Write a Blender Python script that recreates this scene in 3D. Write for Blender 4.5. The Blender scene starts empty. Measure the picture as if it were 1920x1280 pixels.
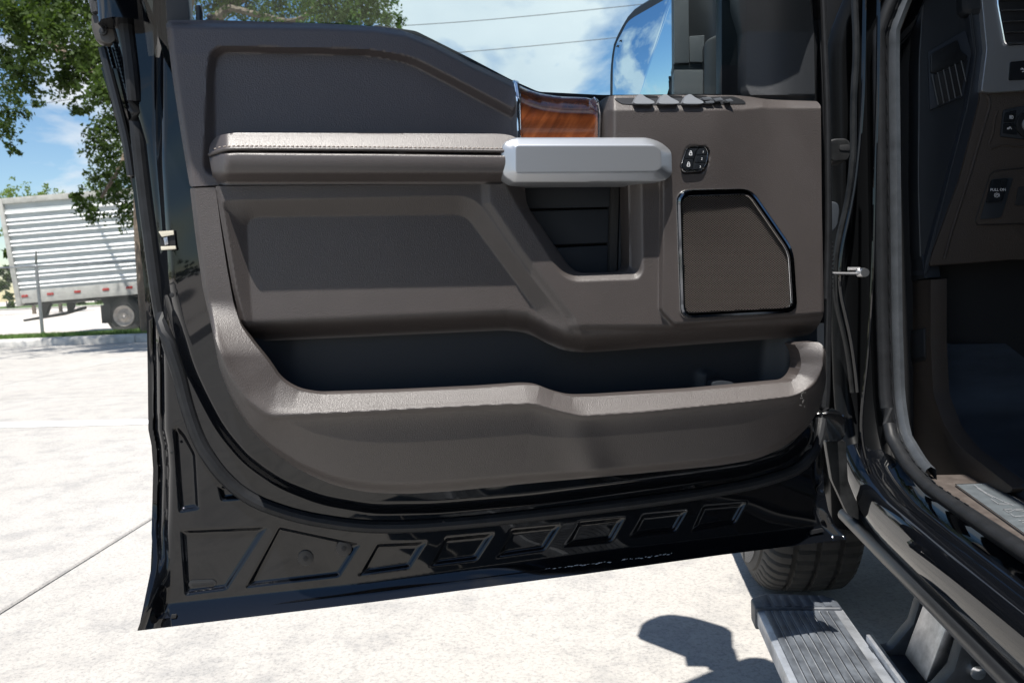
import bpy, bmesh, math, random
import numpy as np
from mathutils import Vector, Matrix
random.seed(7); RNG = np.random.default_rng(11)
SC = bpy.context.scene; COL = SC.collection
# ------------------------------------------------------------------ camera
FPX, CAMH, PITCH, ROLL = 1493.0, 0.97, 4.6, 2.7
_p, _r = math.radians(PITCH), math.radians(ROLL)
CF = np.array([0, math.cos(_p), -math.sin(_p)])
_R0 = np.array([1., 0, 0]); _U0 = np.array([0, math.sin(_p), math.cos(_p)])
CR = math.cos(_r)*_R0 - math.sin(_r)*_U0
CU = math.sin(_r)*_R0 + math.cos(_r)*_U0
CAM = np.array([0, 0, CAMH])
cd = bpy.data.cameras.new('camera'); co = bpy.data.objects.new('camera', cd); COL.objects.link(co)
cd.sensor_width = 36; cd.lens = 36*FPX/1920; cd.clip_start = .02; cd.clip_end = 3000
cd.dof.use_dof = True; cd.dof.focus_distance = 1.35; cd.dof.aperture_fstop = 11
M4 = Matrix.Identity(4)
for i in range(3):
    M4[i][0], M4[i][1], M4[i][2], M4[i][3] = CR[i], CU[i], -CF[i], CAM[i]
co.matrix_world = M4
SC.camera = co
# ------------------------------------------------------------------ light
SUN_EL, SUN_AZ = 69.0, 11.0      # azimuth the light travels towards, clockwise from +Y
ld = (math.sin(math.radians(SUN_AZ))*math.cos(math.radians(SUN_EL)), math.cos(math.radians(SUN_AZ))*math.cos(math.radians(SUN_EL)), -math.sin(math.radians(SUN_EL)))
sl = bpy.data.lights.new('sun', 'SUN'); sl.energy = 5.0; sl.angle = math.radians(.53); sl.color = (1, .955, .89)
so = bpy.data.objects.new('sun', sl); COL.objects.link(so); so.location = (-2, -4, 12)
so.rotation_euler = Vector(ld).to_track_quat('-Z', 'Y').to_euler()
SC.view_settings.view_transform = 'Standard'; SC.view_settings.look = 'None'
SC.view_settings.exposure = .9; SC.view_settings.gamma = 1; SC.view_settings.use_curve_mapping = False
w = bpy.data.worlds.new('World'); SC.world = w; w.use_nodes = True
nt = w.node_tree; N = nt.nodes; Lk = nt.links; N.clear()
def nn(t, **k):
    n = N.new(t)
    for a, b in k.items(): setattr(n, a, b)
    return n
out = nn('ShaderNodeOutputWorld'); bg = nn('ShaderNodeBackground'); bg.inputs[1].default_value = .065
sky = nn('ShaderNodeTexSky', sky_type='NISHITA', sun_disc=False); sky.sun_elevation = math.radians(SUN_EL)
sky.sun_rotation = math.radians(180+SUN_AZ); sky.air_density = 1.0; sky.dust_density = .15; sky.ozone_density = 1.0
tc = nn('ShaderNodeTexCoord'); sep = nn('ShaderNodeSeparateXYZ'); Lk.new(tc.outputs['Generated'], sep.inputs[0])
def mth(op, a, b=None, c=None):
    n = nn('ShaderNodeMath', operation=op)
    for i, x in enumerate((a, b, c)):
        if x is None: continue
        if isinstance(x, (int, float)): n.inputs[i].default_value = x
        else: Lk.new(x, n.inputs[i])
    return n.outputs[0]
zz = mth('ADD', mth('MAXIMUM', sep.outputs[2], 0.0), .34)
cmb = nn('ShaderNodeCombineXYZ'); Lk.new(mth('DIVIDE', sep.outputs[0], zz), cmb.inputs[0]); Lk.new(mth('DIVIDE', sep.outputs[1], zz), cmb.inputs[1])
cmb.inputs[2].default_value = 48.8
n1 = nn('ShaderNodeTexNoise'); n1.inputs['Scale'].default_value = 2.1; n1.inputs['Detail'].default_value = 9; n1.inputs['Roughness'].default_value = .55; n1.inputs['Distortion'].default_value = .25
Lk.new(cmb.outputs[0], n1.inputs['Vector'])
cr = nn('ShaderNodeValToRGB'); cr.color_ramp.elements[0].position = .515; cr.color_ramp.elements[1].position = .61
Lk.new(n1.outputs['Fac'], cr.inputs[0])
n2 = nn('ShaderNodeTexNoise'); n2.inputs['Scale'].default_value = 3.2; n2.inputs['Detail'].default_value = 5; Lk.new(cmb.outputs[0], n2.inputs['Vector'])
cc = nn('ShaderNodeMix', data_type='RGBA'); cc.inputs['A'].default_value = (5.0, 5.7, 6.4, 1); cc.inputs['B'].default_value = (9.2, 9.3, 9.3, 1)
Lk.new(n2.outputs['Fac'], cc.inputs['Factor'])
gam = nn('ShaderNodeHueSaturation'); gam.inputs['Saturation'].default_value = 1.2; gam.inputs['Value'].default_value = 1.15; Lk.new(sky.outputs[0], gam.inputs['Color'])
mx = nn('ShaderNodeMix', data_type='RGBA'); Lk.new(mth('MULTIPLY', cr.outputs[0], .93), mx.inputs['Factor']); Lk.new(gam.outputs[0], mx.inputs['A']); Lk.new(cc.outputs['Result'], mx.inputs['B'])
Lk.new(mx.outputs['Result'], bg.inputs[0]); Lk.new(bg.outputs[0], out.inputs[0])

# ------------------------------------------------------------------ geometry helpers
def rays(p):
    p = np.atleast_2d(np.asarray(p, float))
    return CF + CR*((p[:, :1]-960)/FPX) + CU*((640-p[:, 1:2])/FPX)
def hit(p, o, n):
    d = rays(p); n = np.asarray(n, float)
    return CAM + d*(((np.asarray(o)-CAM)@n)/(d@n))[:, None]
def bpz(p, z): return hit(p, (0, 0, z), (0, 0, 1))
def bpy_(p, y): return hit(p, (0, y, 0), (0, 1, 0))
# door frame: hem line of the open door
_A = bpz([(257, 1182)], .5)[0]; _B = bpz([(1588, 1010)], .5)[0]
UD = (_A-_B)/np.linalg.norm(_A-_B); UD[2] = 0; ZD = np.array([0, 0, 1.]); WD = np.cross(UD, ZD); WD /= np.linalg.norm(WD)
if WD@(CAM-_B) < 0: WD = -WD
def bpd(p, w):
    d = rays(p); w = np.broadcast_to(np.asarray(w, float), (len(d),))
    return CAM + d*(((_B-CAM)@WD + w)/(d@WD))[:, None]
# truck frame: t forward, s towards the far side of the cab
TA = math.radians(6.8); TD = np.array([math.sin(TA), math.cos(TA), 0]); SD = np.array([math.cos(TA), -math.sin(TA), 0])
def bps(p, s): return hit(p, SD*s, SD)
def bpt(p, t): return hit(p, TD*t, TD)
def stz(s, t, z): return SD*s + TD*t + ZD*z

def fillet(poly, r, seg=5, closed=True):
    P = [np.array(q[:2], float) for q in poly]; R_ = [q[2] if len(q) > 2 else r for q in poly]; n = len(P); o = []
    for i in range(n):
        if not closed and i in (0, n-1): o.append(P[i]); continue
        a, b, c = P[i-1], P[i], P[(i+1) % n]; la, lc = np.linalg.norm(a-b), np.linalg.norm(c-b)
        k = min(R_[i], la*.48, lc*.48)
        if k < .2: o.append(b); continue
        p0 = b+(a-b)/la*k; p1 = b+(c-b)/lc*k
        for j in range(seg+1):
            t = j/seg; o.append(p0*(1-t)**2 + 2*b*t*(1-t) + p1*t*t)
    return np.array(o)
def sdf(poly, x, y):
    P = np.asarray([q[:2] for q in poly], float); d2 = np.full(x.shape, 1e18); ins = np.zeros(x.shape, bool)
    for i in range(len(P)):
        ax, ay = P[i]; bx, by = P[(i+1) % len(P)]; ex, ey = bx-ax, by-ay; l = ex*ex+ey*ey
        if l < 1e-9: continue
        t = np.clip(((x-ax)*ex+(y-ay)*ey)/l, 0, 1); d2 = np.minimum(d2, (x-ax-t*ex)**2+(y-ay-t*ey)**2)
        if ey != 0:
            c = (ay > y) != (by > y); ins ^= c & (x < (y-ay)*ex/ey+ax)
    d = np.sqrt(d2); return np.where(ins, d, -d)
def nearest(poly, q):
    P = np.asarray(poly, float); best = None; out_ = q.copy(); bd = np.full(len(q), 1e18)
    for i in range(len(P)):
        a, b = P[i], P[(i+1) % len(P)]; e = b-a; l = e@e
        if l < 1e-9: continue
        t = np.clip(((q-a)@e)/l, 0, 1); c = a+t[:, None]*e; d = ((q-c)**2).sum(1); m = d < bd
        out_[m] = c[m]; bd[m] = d[m]
    return out_, np.sqrt(bd)
def ss(t): t = np.clip(t, 0, 1); return t*t*(3-2*t)
def lin(t): return np.clip(t, 0, 1)
def F(poly, bev, x, y, r=0): return ss(sdf(fillet(poly, r) if r else poly, x, y)/bev)
def LOFT(po, pi, x, y):
    a = sdf(po, x, y); b = sdf(pi, x, y)
    return np.where(b >= 0, 1.0, np.where(a <= 0, 0.0, a/np.maximum(a-b, 1e-6)))
def yc(pts, x): P = np.array(pts, float); return np.interp(x, P[:, 0], P[:, 1])

WL = {}      # world position of every object's origin
def base_obj(name, data, parent, loc):
    o = bpy.data.objects.new(name, data); COL.objects.link(o)
    if parent is not None:
        o.parent = parent; o.location = Vector(np.asarray(loc)-WL[parent.name])
    else: o.location = Vector(loc)
    WL[o.name] = np.asarray(loc, float); return o
def root(name, label, cat, loc, group=None):
    o = base_obj(name, None, None, loc); o['label'] = label; o['category'] = cat; o.empty_display_size = .1
    if group: o['group'] = group
    return o
def tag(o, label=None, cat=None, group=None, kind=None):
    for k, v in (('label', label), ('category', cat), ('group', group), ('kind', kind)):
        if v: o[k] = v
    return o
def obj(name, verts, faces, mat, parent=None, smooth=True, loc=None, autos=None):
    V = np.asarray(verts, float)
    if loc is None: loc = WL[parent.name] if parent is not None else np.array([(V[:, 0].min()+V[:, 0].max())/2, (V[:, 1].min()+V[:, 1].max())/2, V[:, 2].min()])
    me = bpy.data.meshes.new(name); me.from_pydata((V-loc).tolist(), [], [list(map(int, f)) for f in faces] if not isinstance(faces, list) else faces)
    me.materials.append(mat)
    if smooth: me.polygons.foreach_set('use_smooth', [True]*len(me.polygons))
    me.update()
    if autos is not None and smooth: sharp(me, autos)
    return base_obj(name, me, parent, loc)
def sharp(me, deg):
    bm = bmesh.new(); bm.from_mesh(me)
    a = math.radians(deg)
    for e in bm.edges:
        if len(e.link_faces) == 2 and e.calc_face_angle(0) > a: e.smooth = False
    bm.to_mesh(me); bm.free()
class MB:
    def __init__(s): s.v = []; s.f = []
    def add(s, v, f):
        k = len(s.v); s.v += [tuple(q) for q in np.asarray(v, float)]; s.f += [tuple(int(i)+k for i in q) for q in f]; return s
    def box(s, o, ax, ay, az):      # centre-free box: corner o, edge vectors
        o, ax, ay, az = (np.asarray(q, float) for q in (o, ax, ay, az))
        v = [o, o+ax, o+ax+ay, o+ay, o+az, o+ax+az, o+ax+ay+az, o+ay+az]
        return s.add(v, [(3, 2, 1, 0), (4, 5, 6, 7), (0, 1, 5, 4), (1, 2, 6, 5), (2, 3, 7, 6), (3, 0, 4, 7)])
    def tube(s, pts, r, sides=8, closed=False, flat=1.0, up=None, caps=True):
        P = np.asarray(pts, float); n = len(P); r = np.broadcast_to(np.asarray(r, float), (n,)); V = []
        for i in range(n):
            a = P[i-1] if (closed or i > 0) else P[i]; b = P[(i+1) % n] if (closed or i < n-1) else P[i]
            T = b-a; T = T/(np.linalg.norm(T)+1e-12)
            u_ = np.array(up, float) if up is not None else (np.array([0, 0, 1.]) if abs(T[2]) < .9 else np.array([1., 0, 0]))
            X = np.cross(T, u_); X /= np.linalg.norm(X)+1e-12; Y = np.cross(X, T)
            for k in range(sides):
                an = 2*math.pi*k/sides; V.append(P[i]+r[i]*(X*math.cos(an)+Y*math.sin(an)*flat))
        f = []
        for i in range(n if closed else n-1):
            j = (i+1) % n
            for k in range(sides): f.append((i*sides+k, i*sides+(k+1) % sides, j*sides+(k+1) % sides, j*sides+k))
        if not closed and caps: f += [tuple(range(sides))[::-1], tuple((n-1)*sides+k for k in range(sides))]
        return s.add(V, f)
    def prism(s, pts, vec):        # polygon extruded by vec
        P = np.asarray(pts, float); n = len(P); v = np.vstack([P, P+np.asarray(vec, float)])
        return s.add(v, [tuple(range(n)), tuple(range(2*n-1, n-1, -1))]+[(i, i+n, (i+1) % n+n, (i+1) % n) for i in range(n)])
    def obj(s, name, mat, parent=None, smooth=True, autos=35, loc=None, bevel=0, bseg=2):
        o = obj(name, s.v, s.f, mat, parent, smooth, loc, None); me = o.data
        bm = bmesh.new(); bm.from_mesh(me); bmesh.ops.recalc_face_normals(bm, faces=bm.faces)
        if bevel:
            ed = [e for e in bm.edges if len(e.link_faces) == 2 and e.calc_face_angle(0) > .5]
            bmesh.ops.bevel(bm, geom=ed, offset=bevel, segments=bseg, affect='EDGES', profile=.6, clamp_overlap=True)
            for f_ in bm.faces: f_.smooth = smooth
        if smooth:
            for e in bm.edges:
                if len(e.link_faces) == 2 and e.calc_face_angle(0) > math.radians(autos): e.smooth = False
        bm.to_mesh(me); bm.free(); return o
def grid(x0, x1, y0, y1, st):
    nx = int(math.ceil((x1-x0)/st)); ny = int(math.ceil((y1-y0)/st))
    return np.linspace(x0, x1, nx+1), np.linspace(y0, y1, ny+1)
def hfield(name, outline, wf, mat, parent, step=3.0, holes=(), skirt=.02, bp=None, back=None, autos=None):
    """moulded sheet: pixel grid inside an outline, lifted off the door plane by wf(x, y)"""
    bp = bp or bpd; back = WD if back is None else back
    O = np.asarray([q[:2] for q in outline], float); xs, ys = grid(O[:, 0].min()-step, O[:, 0].max()+step, O[:, 1].min()-step, O[:, 1].max()+step, step)
    X, Y = np.meshgrid(xs, ys); ny, nx = X.shape
    cx, cy = (X[:-1, :-1]+X[1:, 1:])/2, (Y[:-1, :-1]+Y[1:, 1:])/2
    keep = sdf(O, cx, cy) > 0
    for h in holes: keep &= sdf(h, cx, cy) < 0
    idx = np.arange(ny*nx).reshape(ny, nx)
    q = np.stack([idx[:-1, :-1], idx[1:, :-1], idx[1:, 1:], idx[:-1, 1:]], -1)[keep]
    used = np.unique(q); mp = np.full(ny*nx, -1); mp[used] = np.arange(len(used)); q = mp[q]
    P = np.stack([X.ravel()[used], Y.ravel()[used]], 1)
    e = np.concatenate([q[:, [0, 1]], q[:, [1, 2]], q[:, [2, 3]], q[:, [3, 0]]]); es = np.sort(e, 1)
    key = es[:, 0].astype(np.int64)*len(P)+es[:, 1]; u, ix, ct = np.unique(key, return_index=True, return_counts=True)
    be = e[ix[ct == 1]]; bv = np.unique(be)
    snap, ds = nearest(O, P[bv])
    for h in holes:
        s2, d2 = nearest(h, P[bv]); m = d2 < ds; snap[m] = s2[m]; ds = np.minimum(ds, d2)
    m = ds < step*1.5; P[bv[m]] = snap[m]
    w_ = wf(P[:, 0], P[:, 1]) if callable(wf) else np.full(len(P), float(wf))
    V = bp(P, w_)
    faces = q.tolist()
    if skirt:
        n0 = len(V); mp2 = {int(b): n0+i for i, b in enumerate(bv)}
        V = np.vstack([V, V[bv]-np.asarray(back)*skirt])
        faces += [(int(b), int(a), mp2[int(a)], mp2[int(b)]) for a, b in be]
    return obj(name, V, faces, mat, parent, True, None, autos if autos else 50)
def plate(name, poly, w0, th, mat, parent, r=0, bevel=.001, bp=None, back=None, bseg=2):
    P = fillet(poly, r) if r else np.asarray(poly, float); bp = bp or bpd; back = WD if back is None else back
    m = MB(); m.prism(bp(P, w0), -np.asarray(back)*th)
    return m.obj(name, mat, parent, bevel=bevel, bseg=bseg)
def resample(pts, n):
    P = np.asarray(pts, float); d = np.r_[0, np.cumsum(np.linalg.norm(np.diff(P, axis=0), axis=1))]; t = np.linspace(0, d[-1], n)
    return np.stack([np.interp(t, d, P[:, k]) for k in range(P.shape[1])], 1)
def smoothline(pts, n=60, r=60): return resample(fillet(pts, r, 8, False), n)
def smooth3(pts, n=48, r=.06):
    P = [np.asarray(q, float) for q in pts]; o = [P[0]]
    for i in range(1, len(P)-1):
        a, b, c = P[i-1], P[i], P[i+1]; la, lc = np.linalg.norm(a-b), np.linalg.norm(c-b); k = min(r, la*.48, lc*.48)
        p0 = b+(a-b)/la*k; p1 = b+(c-b)/lc*k
        for j in range(6): t = j/5; o.append(p0*(1-t)**2+2*b*t*(1-t)+p1*t*t)
    return resample(o+[P[-1]], n)
def rails(name, rl, mat, parent, n=60, autos=40):
    """skin through rails; each rail is an (n,3) world polyline"""
    R_ = [resample(q, n) for q in rl]; V = np.vstack(R_); f = []
    for i in range(len(R_)-1):
        for k in range(n-1): f.append((i*n+k, i*n+k+1, (i+1)*n+k+1, (i+1)*n+k))
    m = MB(); m.add(V, f); return m.obj(name, mat, parent, autos=autos)

# ------------------------------------------------------------------ materials
MATS = {}
def mat(name, col, rough=.5, metal=0., coat=0., spec=.5, bump=None, var=None, trans=0, emit=None):
    """bump=(kind, scale, strength, distance[, stretch]) ; var=(scale, amount) albedo variation ; object coordinates in metres"""
    m = bpy.data.materials.new(name); m.use_nodes = True; t = m.node_tree; b = t.nodes['Principled BSDF']
    b.inputs['Base Color'].default_value = (*col, 1); b.inputs['Roughness'].default_value = rough; b.inputs['Metallic'].default_value = metal
    b.inputs['Coat Weight'].default_value = coat; b.inputs['Coat Roughness'].default_value = .03; b.inputs['Coat IOR'].default_value = 1.5; b.inputs['Specular IOR Level'].default_value = spec
    tcn = t.nodes.new('ShaderNodeTexCoord')
    if bump:
        kind, sc_, st_, di = bump[:4]; mpn = t.nodes.new('ShaderNodeMapping'); t.links.new(tcn.outputs['Object'], mpn.inputs[0])
        if len(bump) > 4: mpn.inputs['Scale'].default_value = bump[4]
        if kind == 'grain':
            tx = t.nodes.new('ShaderNodeTexVoronoi'); tx.feature = 'SMOOTH_F1'; tx.inputs['Scale'].default_value = sc_; tx.inputs['Smoothness'].default_value = .3
            nz = t.nodes.new('ShaderNodeTexNoise'); nz.inputs['Scale'].default_value = sc_*.5; nz.inputs['Detail'].default_value = 3
            t.links.new(mpn.outputs[0], nz.inputs['Vector'])
            vm = t.nodes.new('ShaderNodeVectorMath'); vm.operation = 'SCALE'; t.links.new(nz.outputs['Color'], vm.inputs[0]); vm.inputs['Scale'].default_value = 1.6/sc_
            va = t.nodes.new('ShaderNodeVectorMath'); va.operation = 'ADD'; t.links.new(mpn.outputs[0], va.inputs[0]); t.links.new(vm.outputs[0], va.inputs[1])
            t.links.new(va.outputs[0], tx.inputs['Vector']); h = tx.outputs['Distance']
        else:
            tx = t.nodes.new('ShaderNodeTexNoise'); tx.inputs['Scale'].default_value = sc_; tx.inputs['Detail'].default_value = 6; tx.inputs['Roughness'].default_value = .6
            t.links.new(mpn.outputs[0], tx.inputs['Vector']); h = tx.outputs['Fac']
        bn = t.nodes.new('ShaderNodeBump'); bn.inputs['Strength'].default_value = st_; bn.inputs['Distance'].default_value = di
        t.links.new(h, bn.inputs['Height']); t.links.new(bn.outputs[0], b.inputs['Normal'])
    if var:
        nz = t.nodes.new('ShaderNodeTexNoise'); nz.inputs['Scale'].default_value = var[0]; nz.inputs['Detail'].default_value = 8; nz.inputs['Roughness'].default_value = .65
        mpv = t.nodes.new('ShaderNodeMapping'); t.links.new(tcn.outputs['Object'], mpv.inputs[0])
        if len(var) > 3: mpv.inputs['Scale'].default_value = var[3]
        t.links.new(mpv.outputs[0], nz.inputs['Vector'])
        rp = t.nodes.new('ShaderNodeValToRGB'); rp.color_ramp.elements[0].position = .3; rp.color_ramp.elements[1].position = .7
        c2 = var[2] if len(var) > 2 and var[2] else tuple(c*(1+var[1]) for c in col)
        rp.color_ramp.elements[0].color = (*[c*(1-var[1]) for c in col], 1); rp.color_ramp.elements[1].color = (*c2, 1)
        t.links.new(nz.outputs['Fac'], rp.inputs[0]); t.links.new(rp.outputs[0], b.inputs['Base Color'])
    MATS[name] = m; return m
PAINT = mat('black_paint', (.003, .0036, .005), .4, coat=1, spec=.0, bump=('noise', 9, .03, .003))
PAINTG = mat('black_paint_orange_peel', (.0035, .0038, .0045), .14, coat=1, bump=('noise', 420, .16, .0006))
DUSTY = mat('dusty_black_paint', (.006, .0065, .0075), .4, spec=.25, var=(30, .6, (.022, .023, .024)))
BROWN = mat('brown_moulded_plastic', (.047, .0395, .0375), .48, spec=.7, bump=('grain', 820, .42, .0008), var=(14, .08))
BROWND = mat('brown_plastic_interior', (.046, .037, .031), .5, spec=.3, bump=('grain', 520, .5, .001))
PLUM = mat('dark_plum_vinyl', (.062, .053, .054), .45, spec=.6, bump=('grain', 560, .4, .0009), var=(11, .06))
LEATH = mat('brown_leather', (.056, .048, .047), .44, spec=.7, bump=('grain', 820, .3, .0007))
THREAD = mat('tan_thread', (.2, .17, .15), .7)
LINER = mat('black_liner_plastic', (.017, .021, .027), .55, spec=.4, bump=('noise', 900, .2, .0005))
RUBBER = mat('black_rubber', (.013, .014, .016), .5, spec=.25, var=(40, .3))
BLKPL = mat('black_plastic', (.012, .013, .015), .35, bump=('noise', 1200, .15, .0004))
TEXPL = mat('textured_black_plastic', (.028, .031, .036), .5, bump=('noise', 1500, .8, .001))
SILVER = mat('satin_silver', (.42, .44, .47), .34, metal=.75, bump=('noise', 2500, .08, .0003))
CHROME = mat('chrome', (.86, .87, .89), .14, metal=1)
STEEL = mat('zinc_steel', (.45, .45, .46), .35, metal=1, var=(60, .25))
WHITEP = mat('white_print', (.75, .76, .78), .5)
ALU = mat('aluminium_tread', (.42, .44, .47), .38, metal=.6, bump=('noise', 300, .2, .001), var=(22, .35))
TYRE = mat('tyre_rubber', (.028, .027, .026), .75, bump=('noise', 200, .2, .001), var=(25, .35))
GRILLE = mat('speaker_mesh_plastic', (.12, .105, .096), .42)
DARK = mat('near_black_interior', (.006, .0065, .008), .6)
MATF = mat('rubber_floor_mat', (.03, .037, .047), .45, bump=('noise', 500, .3, .001), var=(9, .3, None, (1, 1, 5)))
CREAM = mat('cream_nylon', (.62, .58, .47), .5)
def wood_mat():
    m = mat('polished_wood', (.2, .06, .02), .22, coat=1); t = m.node_tree; b = t.nodes['Principled BSDF']
    tcn = t.nodes.new('ShaderNodeTexCoord'); mp = t.nodes.new('ShaderNodeMapping'); t.links.new(tcn.outputs['Object'], mp.inputs[0])
    mp.inputs['Rotation'].default_value = (0, math.radians(-35), 0); mp2 = t.nodes.new('ShaderNodeMapping'); mp2.inputs['Scale'].default_value = (75, 40, 9); t.links.new(mp.outputs[0], mp2.inputs[0])
    nz = t.nodes.new('ShaderNodeTexNoise'); nz.inputs['Scale'].default_value = 1; nz.inputs['Detail'].default_value = 7; nz.inputs['Roughness'].default_value = .6; nz.inputs['Distortion'].default_value = .5
    t.links.new(mp2.outputs[0], nz.inputs['Vector'])
    rp = t.nodes.new('ShaderNodeValToRGB'); el = rp.color_ramp.elements
    el[0].position = .28; el[0].color = (.05, .012, .005, 1); el[1].position = .75; el[1].color = (.30, .09, .028, 1)
    q = el.new(.5); q.color = (.16, .042, .013, 1)
    t.links.new(nz.outputs['Fac'], rp.inputs[0]); t.links.new(rp.outputs[0], b.inputs['Base Color']); return m
WOOD = wood_mat()
def glass_mat():
    m = bpy.data.materials.new('window_glass'); m.use_nodes = True; t = m.node_tree; t.nodes.clear()
    o = t.nodes.new('ShaderNodeOutputMaterial'); a = t.nodes.new('ShaderNodeBsdfTransparent'); a.inputs[0].default_value = (.84, .96, .97, 1)
    g = t.nodes.new('ShaderNodeBsdfGlossy'); g.inputs['Roughness'].default_value = 0; fr = t.nodes.new('ShaderNodeFresnel'); fr.inputs[0].default_value = 1.5
    x = t.nodes.new('ShaderNodeMixShader'); t.links.new(fr.outputs[0], x.inputs[0]); t.links.new(a.outputs[0], x.inputs[1]); t.links.new(g.outputs[0], x.inputs[2]); t.links.new(x.outputs[0], o.inputs[0])
    return m
GLASS = glass_mat()
MIRROR = mat('mirror_glass', (.62, .74, .82), .015, metal=1)

def text_px(name, s, cx, cy, size, bp, w0, mt, parent, shear=0, slope=0):
    cu = bpy.data.curves.new('tmp_text', 'FONT'); cu.body = s; cu.align_x = 'CENTER'; cu.align_y = 'CENTER'; cu.size = 1; cu.resolution_u = 3
    to = bpy.data.objects.new('tmp_text', cu); COL.objects.link(to); dg = bpy.context.evaluated_depsgraph_get()
    me = to.evaluated_get(dg).to_mesh(); V = np.array([v.co[:2] for v in me.vertices]); Fc = [tuple(p.vertices) for p in me.polygons]
    bpy.data.objects.remove(to); bpy.data.curves.remove(cu)
    P = np.stack([cx+size*(V[:, 0]+shear*V[:, 1]), cy-size*V[:, 1]+slope*size*V[:, 0]], 1)
    return obj(name, bp(P, w0), Fc, mt, parent, False)
def stroke_px(paths, wd, bp, w0, name, mt, parent):
    V = []; f = []
    for P in paths:
        P = np.asarray(P, float)
        for a, b in zip(P[:-1], P[1:]):
            d = b-a; d /= np.linalg.norm(d)+1e-9; n_ = np.array([-d[1], d[0]])*wd/2; k = len(V)
            V += [a-n_-d*wd*.3, b-n_+d*wd*.3, b+n_+d*wd*.3, a+n_-d*wd*.3]; f.append((k, k+1, k+2, k+3))
    return obj(name, bp(np.array(V), w0), f, mt, parent, False)

# ================================================================== ground first (large structure)
def conc_mat():
    m = mat('sunlit_concrete', (.55, .52, .475), .85, bump=('noise', 160, .35, .004)); t = m.node_tree; b = t.nodes['Principled BSDF']
    tcn = t.nodes.new('ShaderNodeTexCoord')
    def noi(s, d, r=.6):
        n = t.nodes.new('ShaderNodeTexNoise'); n.inputs['Scale'].default_value = s; n.inputs['Detail'].default_value = d; n.inputs['Roughness'].default_value = r
        t.links.new(tcn.outputs['Object'], n.inputs['Vector']); return n.outputs['Fac']
    def ramp(v, a, b_, ca, cb):
        r = t.nodes.new('ShaderNodeValToRGB'); r.color_ramp.elements[0].position = a; r.color_ramp.elements[1].position = b_
        r.color_ramp.elements[0].color = (*ca, 1); r.color_ramp.elements[1].color = (*cb, 1); t.links.new(v, r.inputs[0]); return r.outputs[0]
    def mul(a, b_):
        x = t.nodes.new('ShaderNodeMix'); x.data_type = 'RGBA'; x.blend_type = 'MULTIPLY'; x.inputs['Factor'].default_value = 1
        t.links.new(a, x.inputs['A']); t.links.new(b_, x.inputs['B']); return x.outputs['Result']
    c = ramp(noi(.7, 5), .3, .75, (.35, .332, .306), (.395, .38, .355))
    c = mul(c, ramp(noi(5, 9, .75), .36, .52, (.78, .79, .81), (1, 1, 1)))
    c = mul(c, ramp(noi(95, 6, .8), .34, .52, (.62, .63, .65), (1, 1, 1)))
    t.links.new(c, b.inputs['Base Color']); return m
CONC = conc_mat()
KERBM = mat('kerb_concrete', (.42, .41, .39), .85, bump=('noise', 60, .4, .006), var=(3, .3))
YARD = mat('yard_concrete', (.5, .46, .42), .9, var=(.6, .12))
SOIL = mat('dark_joint_filler', (.06, .058, .055), .9)
GRASS = mat('grass_blades', (.09, .16, .03), .6, var=(1.5, .4))
TURF = mat('turf', (.07, .12, .03), .9, var=(2, .4), bump=('noise', 40, .6, .03))
PAINTL = mat('white_road_paint', (.8, .8, .78), .7, var=(12, .12))
g = MB(); g.add([(-600, -300, -.05), (600, -300, -.05), (600, 900, -.05), (-600, 900, -.05)], [(0, 1, 2, 3)])
tag(g.obj('ground', YARD, smooth=False), kind='structure')
# slab lattice follows the joint in the photograph
j0, j1 = bpz([(0, 1148), (280, 974)], 0); JD = (j1-j0)/np.linalg.norm(j1-j0); JN = np.array([-JD[1], JD[0], 0]); SL = 4.6
k0, k1 = bpz([(0, 652), (270, 641)], 0); KD = (k1-k0)/np.linalg.norm(k1-k0); KN = np.array([-KD[1], KD[0], 0])
if KN[1] < 0: KN = -KN
lotb = MB(); lotb.add([k0-KD*60-KN*.0+ZD*-.045, k0+KD*60+ZD*-.045, k0+KD*60-KN*45+ZD*-.045, k0-KD*60-KN*45+ZD*-.045], [(0, 1, 2, 3)])
lot = tag(lotb.obj('parking_lot', SOIL, smooth=False, loc=(0, 0, -.045)), kind='structure')
def clip_poly(P, o, n):      # keep side where (p-o).n <= 0
    R_ = []
    for i in range(len(P)):
        a, b = P[i], P[(i+1) % len(P)]; da, db = (a-o)@n, (b-o)@n
        if da <= 0: R_.append(a)
        if da*db < 0: R_.append(a+(b-a)*da/(da-db))
    return R_
for i in range(-7, 8):
    for k in range(-7, 8):
        o = j0+JN*(SL*k)+JD*(SL*(i-.35)); gp = .006
        P = [o+JD*gp+JN*gp, o+JD*(SL-gp)+JN*gp, o+JD*(SL-gp)+JN*(SL-gp), o+JD*gp+JN*(SL-gp)]
        P = clip_poly(P, k0-KN*.02, KN)
        if len(P) < 3: continue
        c = np.mean(P, 0)
        if c[1] < -14 or abs(c[0]) > 28: continue
        m = MB(); m.prism([q+ZD*-.044 for q in P], ZD*.044)
        m.obj('concrete_slab', CONC, lot, smooth=True, bevel=.006, bseg=1)
for P in ([(-60, 760), (0, 750), (60, 742), (120, 725), (205, 699)], [(0, 748), (130, 745), (275, 741), (400, 738)], [(0, 716), (90, 712), (180, 707)]):
    q = bpz(np.array(P, float), .0006); dn = np.array([.0, .02, 0]); V = np.vstack([q, q+dn*np.linspace(.6, 1, len(q))[:, None]]); n_ = len(q)
    obj('pavement_crack', V, [(i, i+1, n_+i+1, n_+i) for i in range(n_-1)], mat('crack_dirt', (.2, .19, .175), .9) if 'crack_dirt' not in MATS else MATS['crack_dirt'], lot, False)
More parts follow.
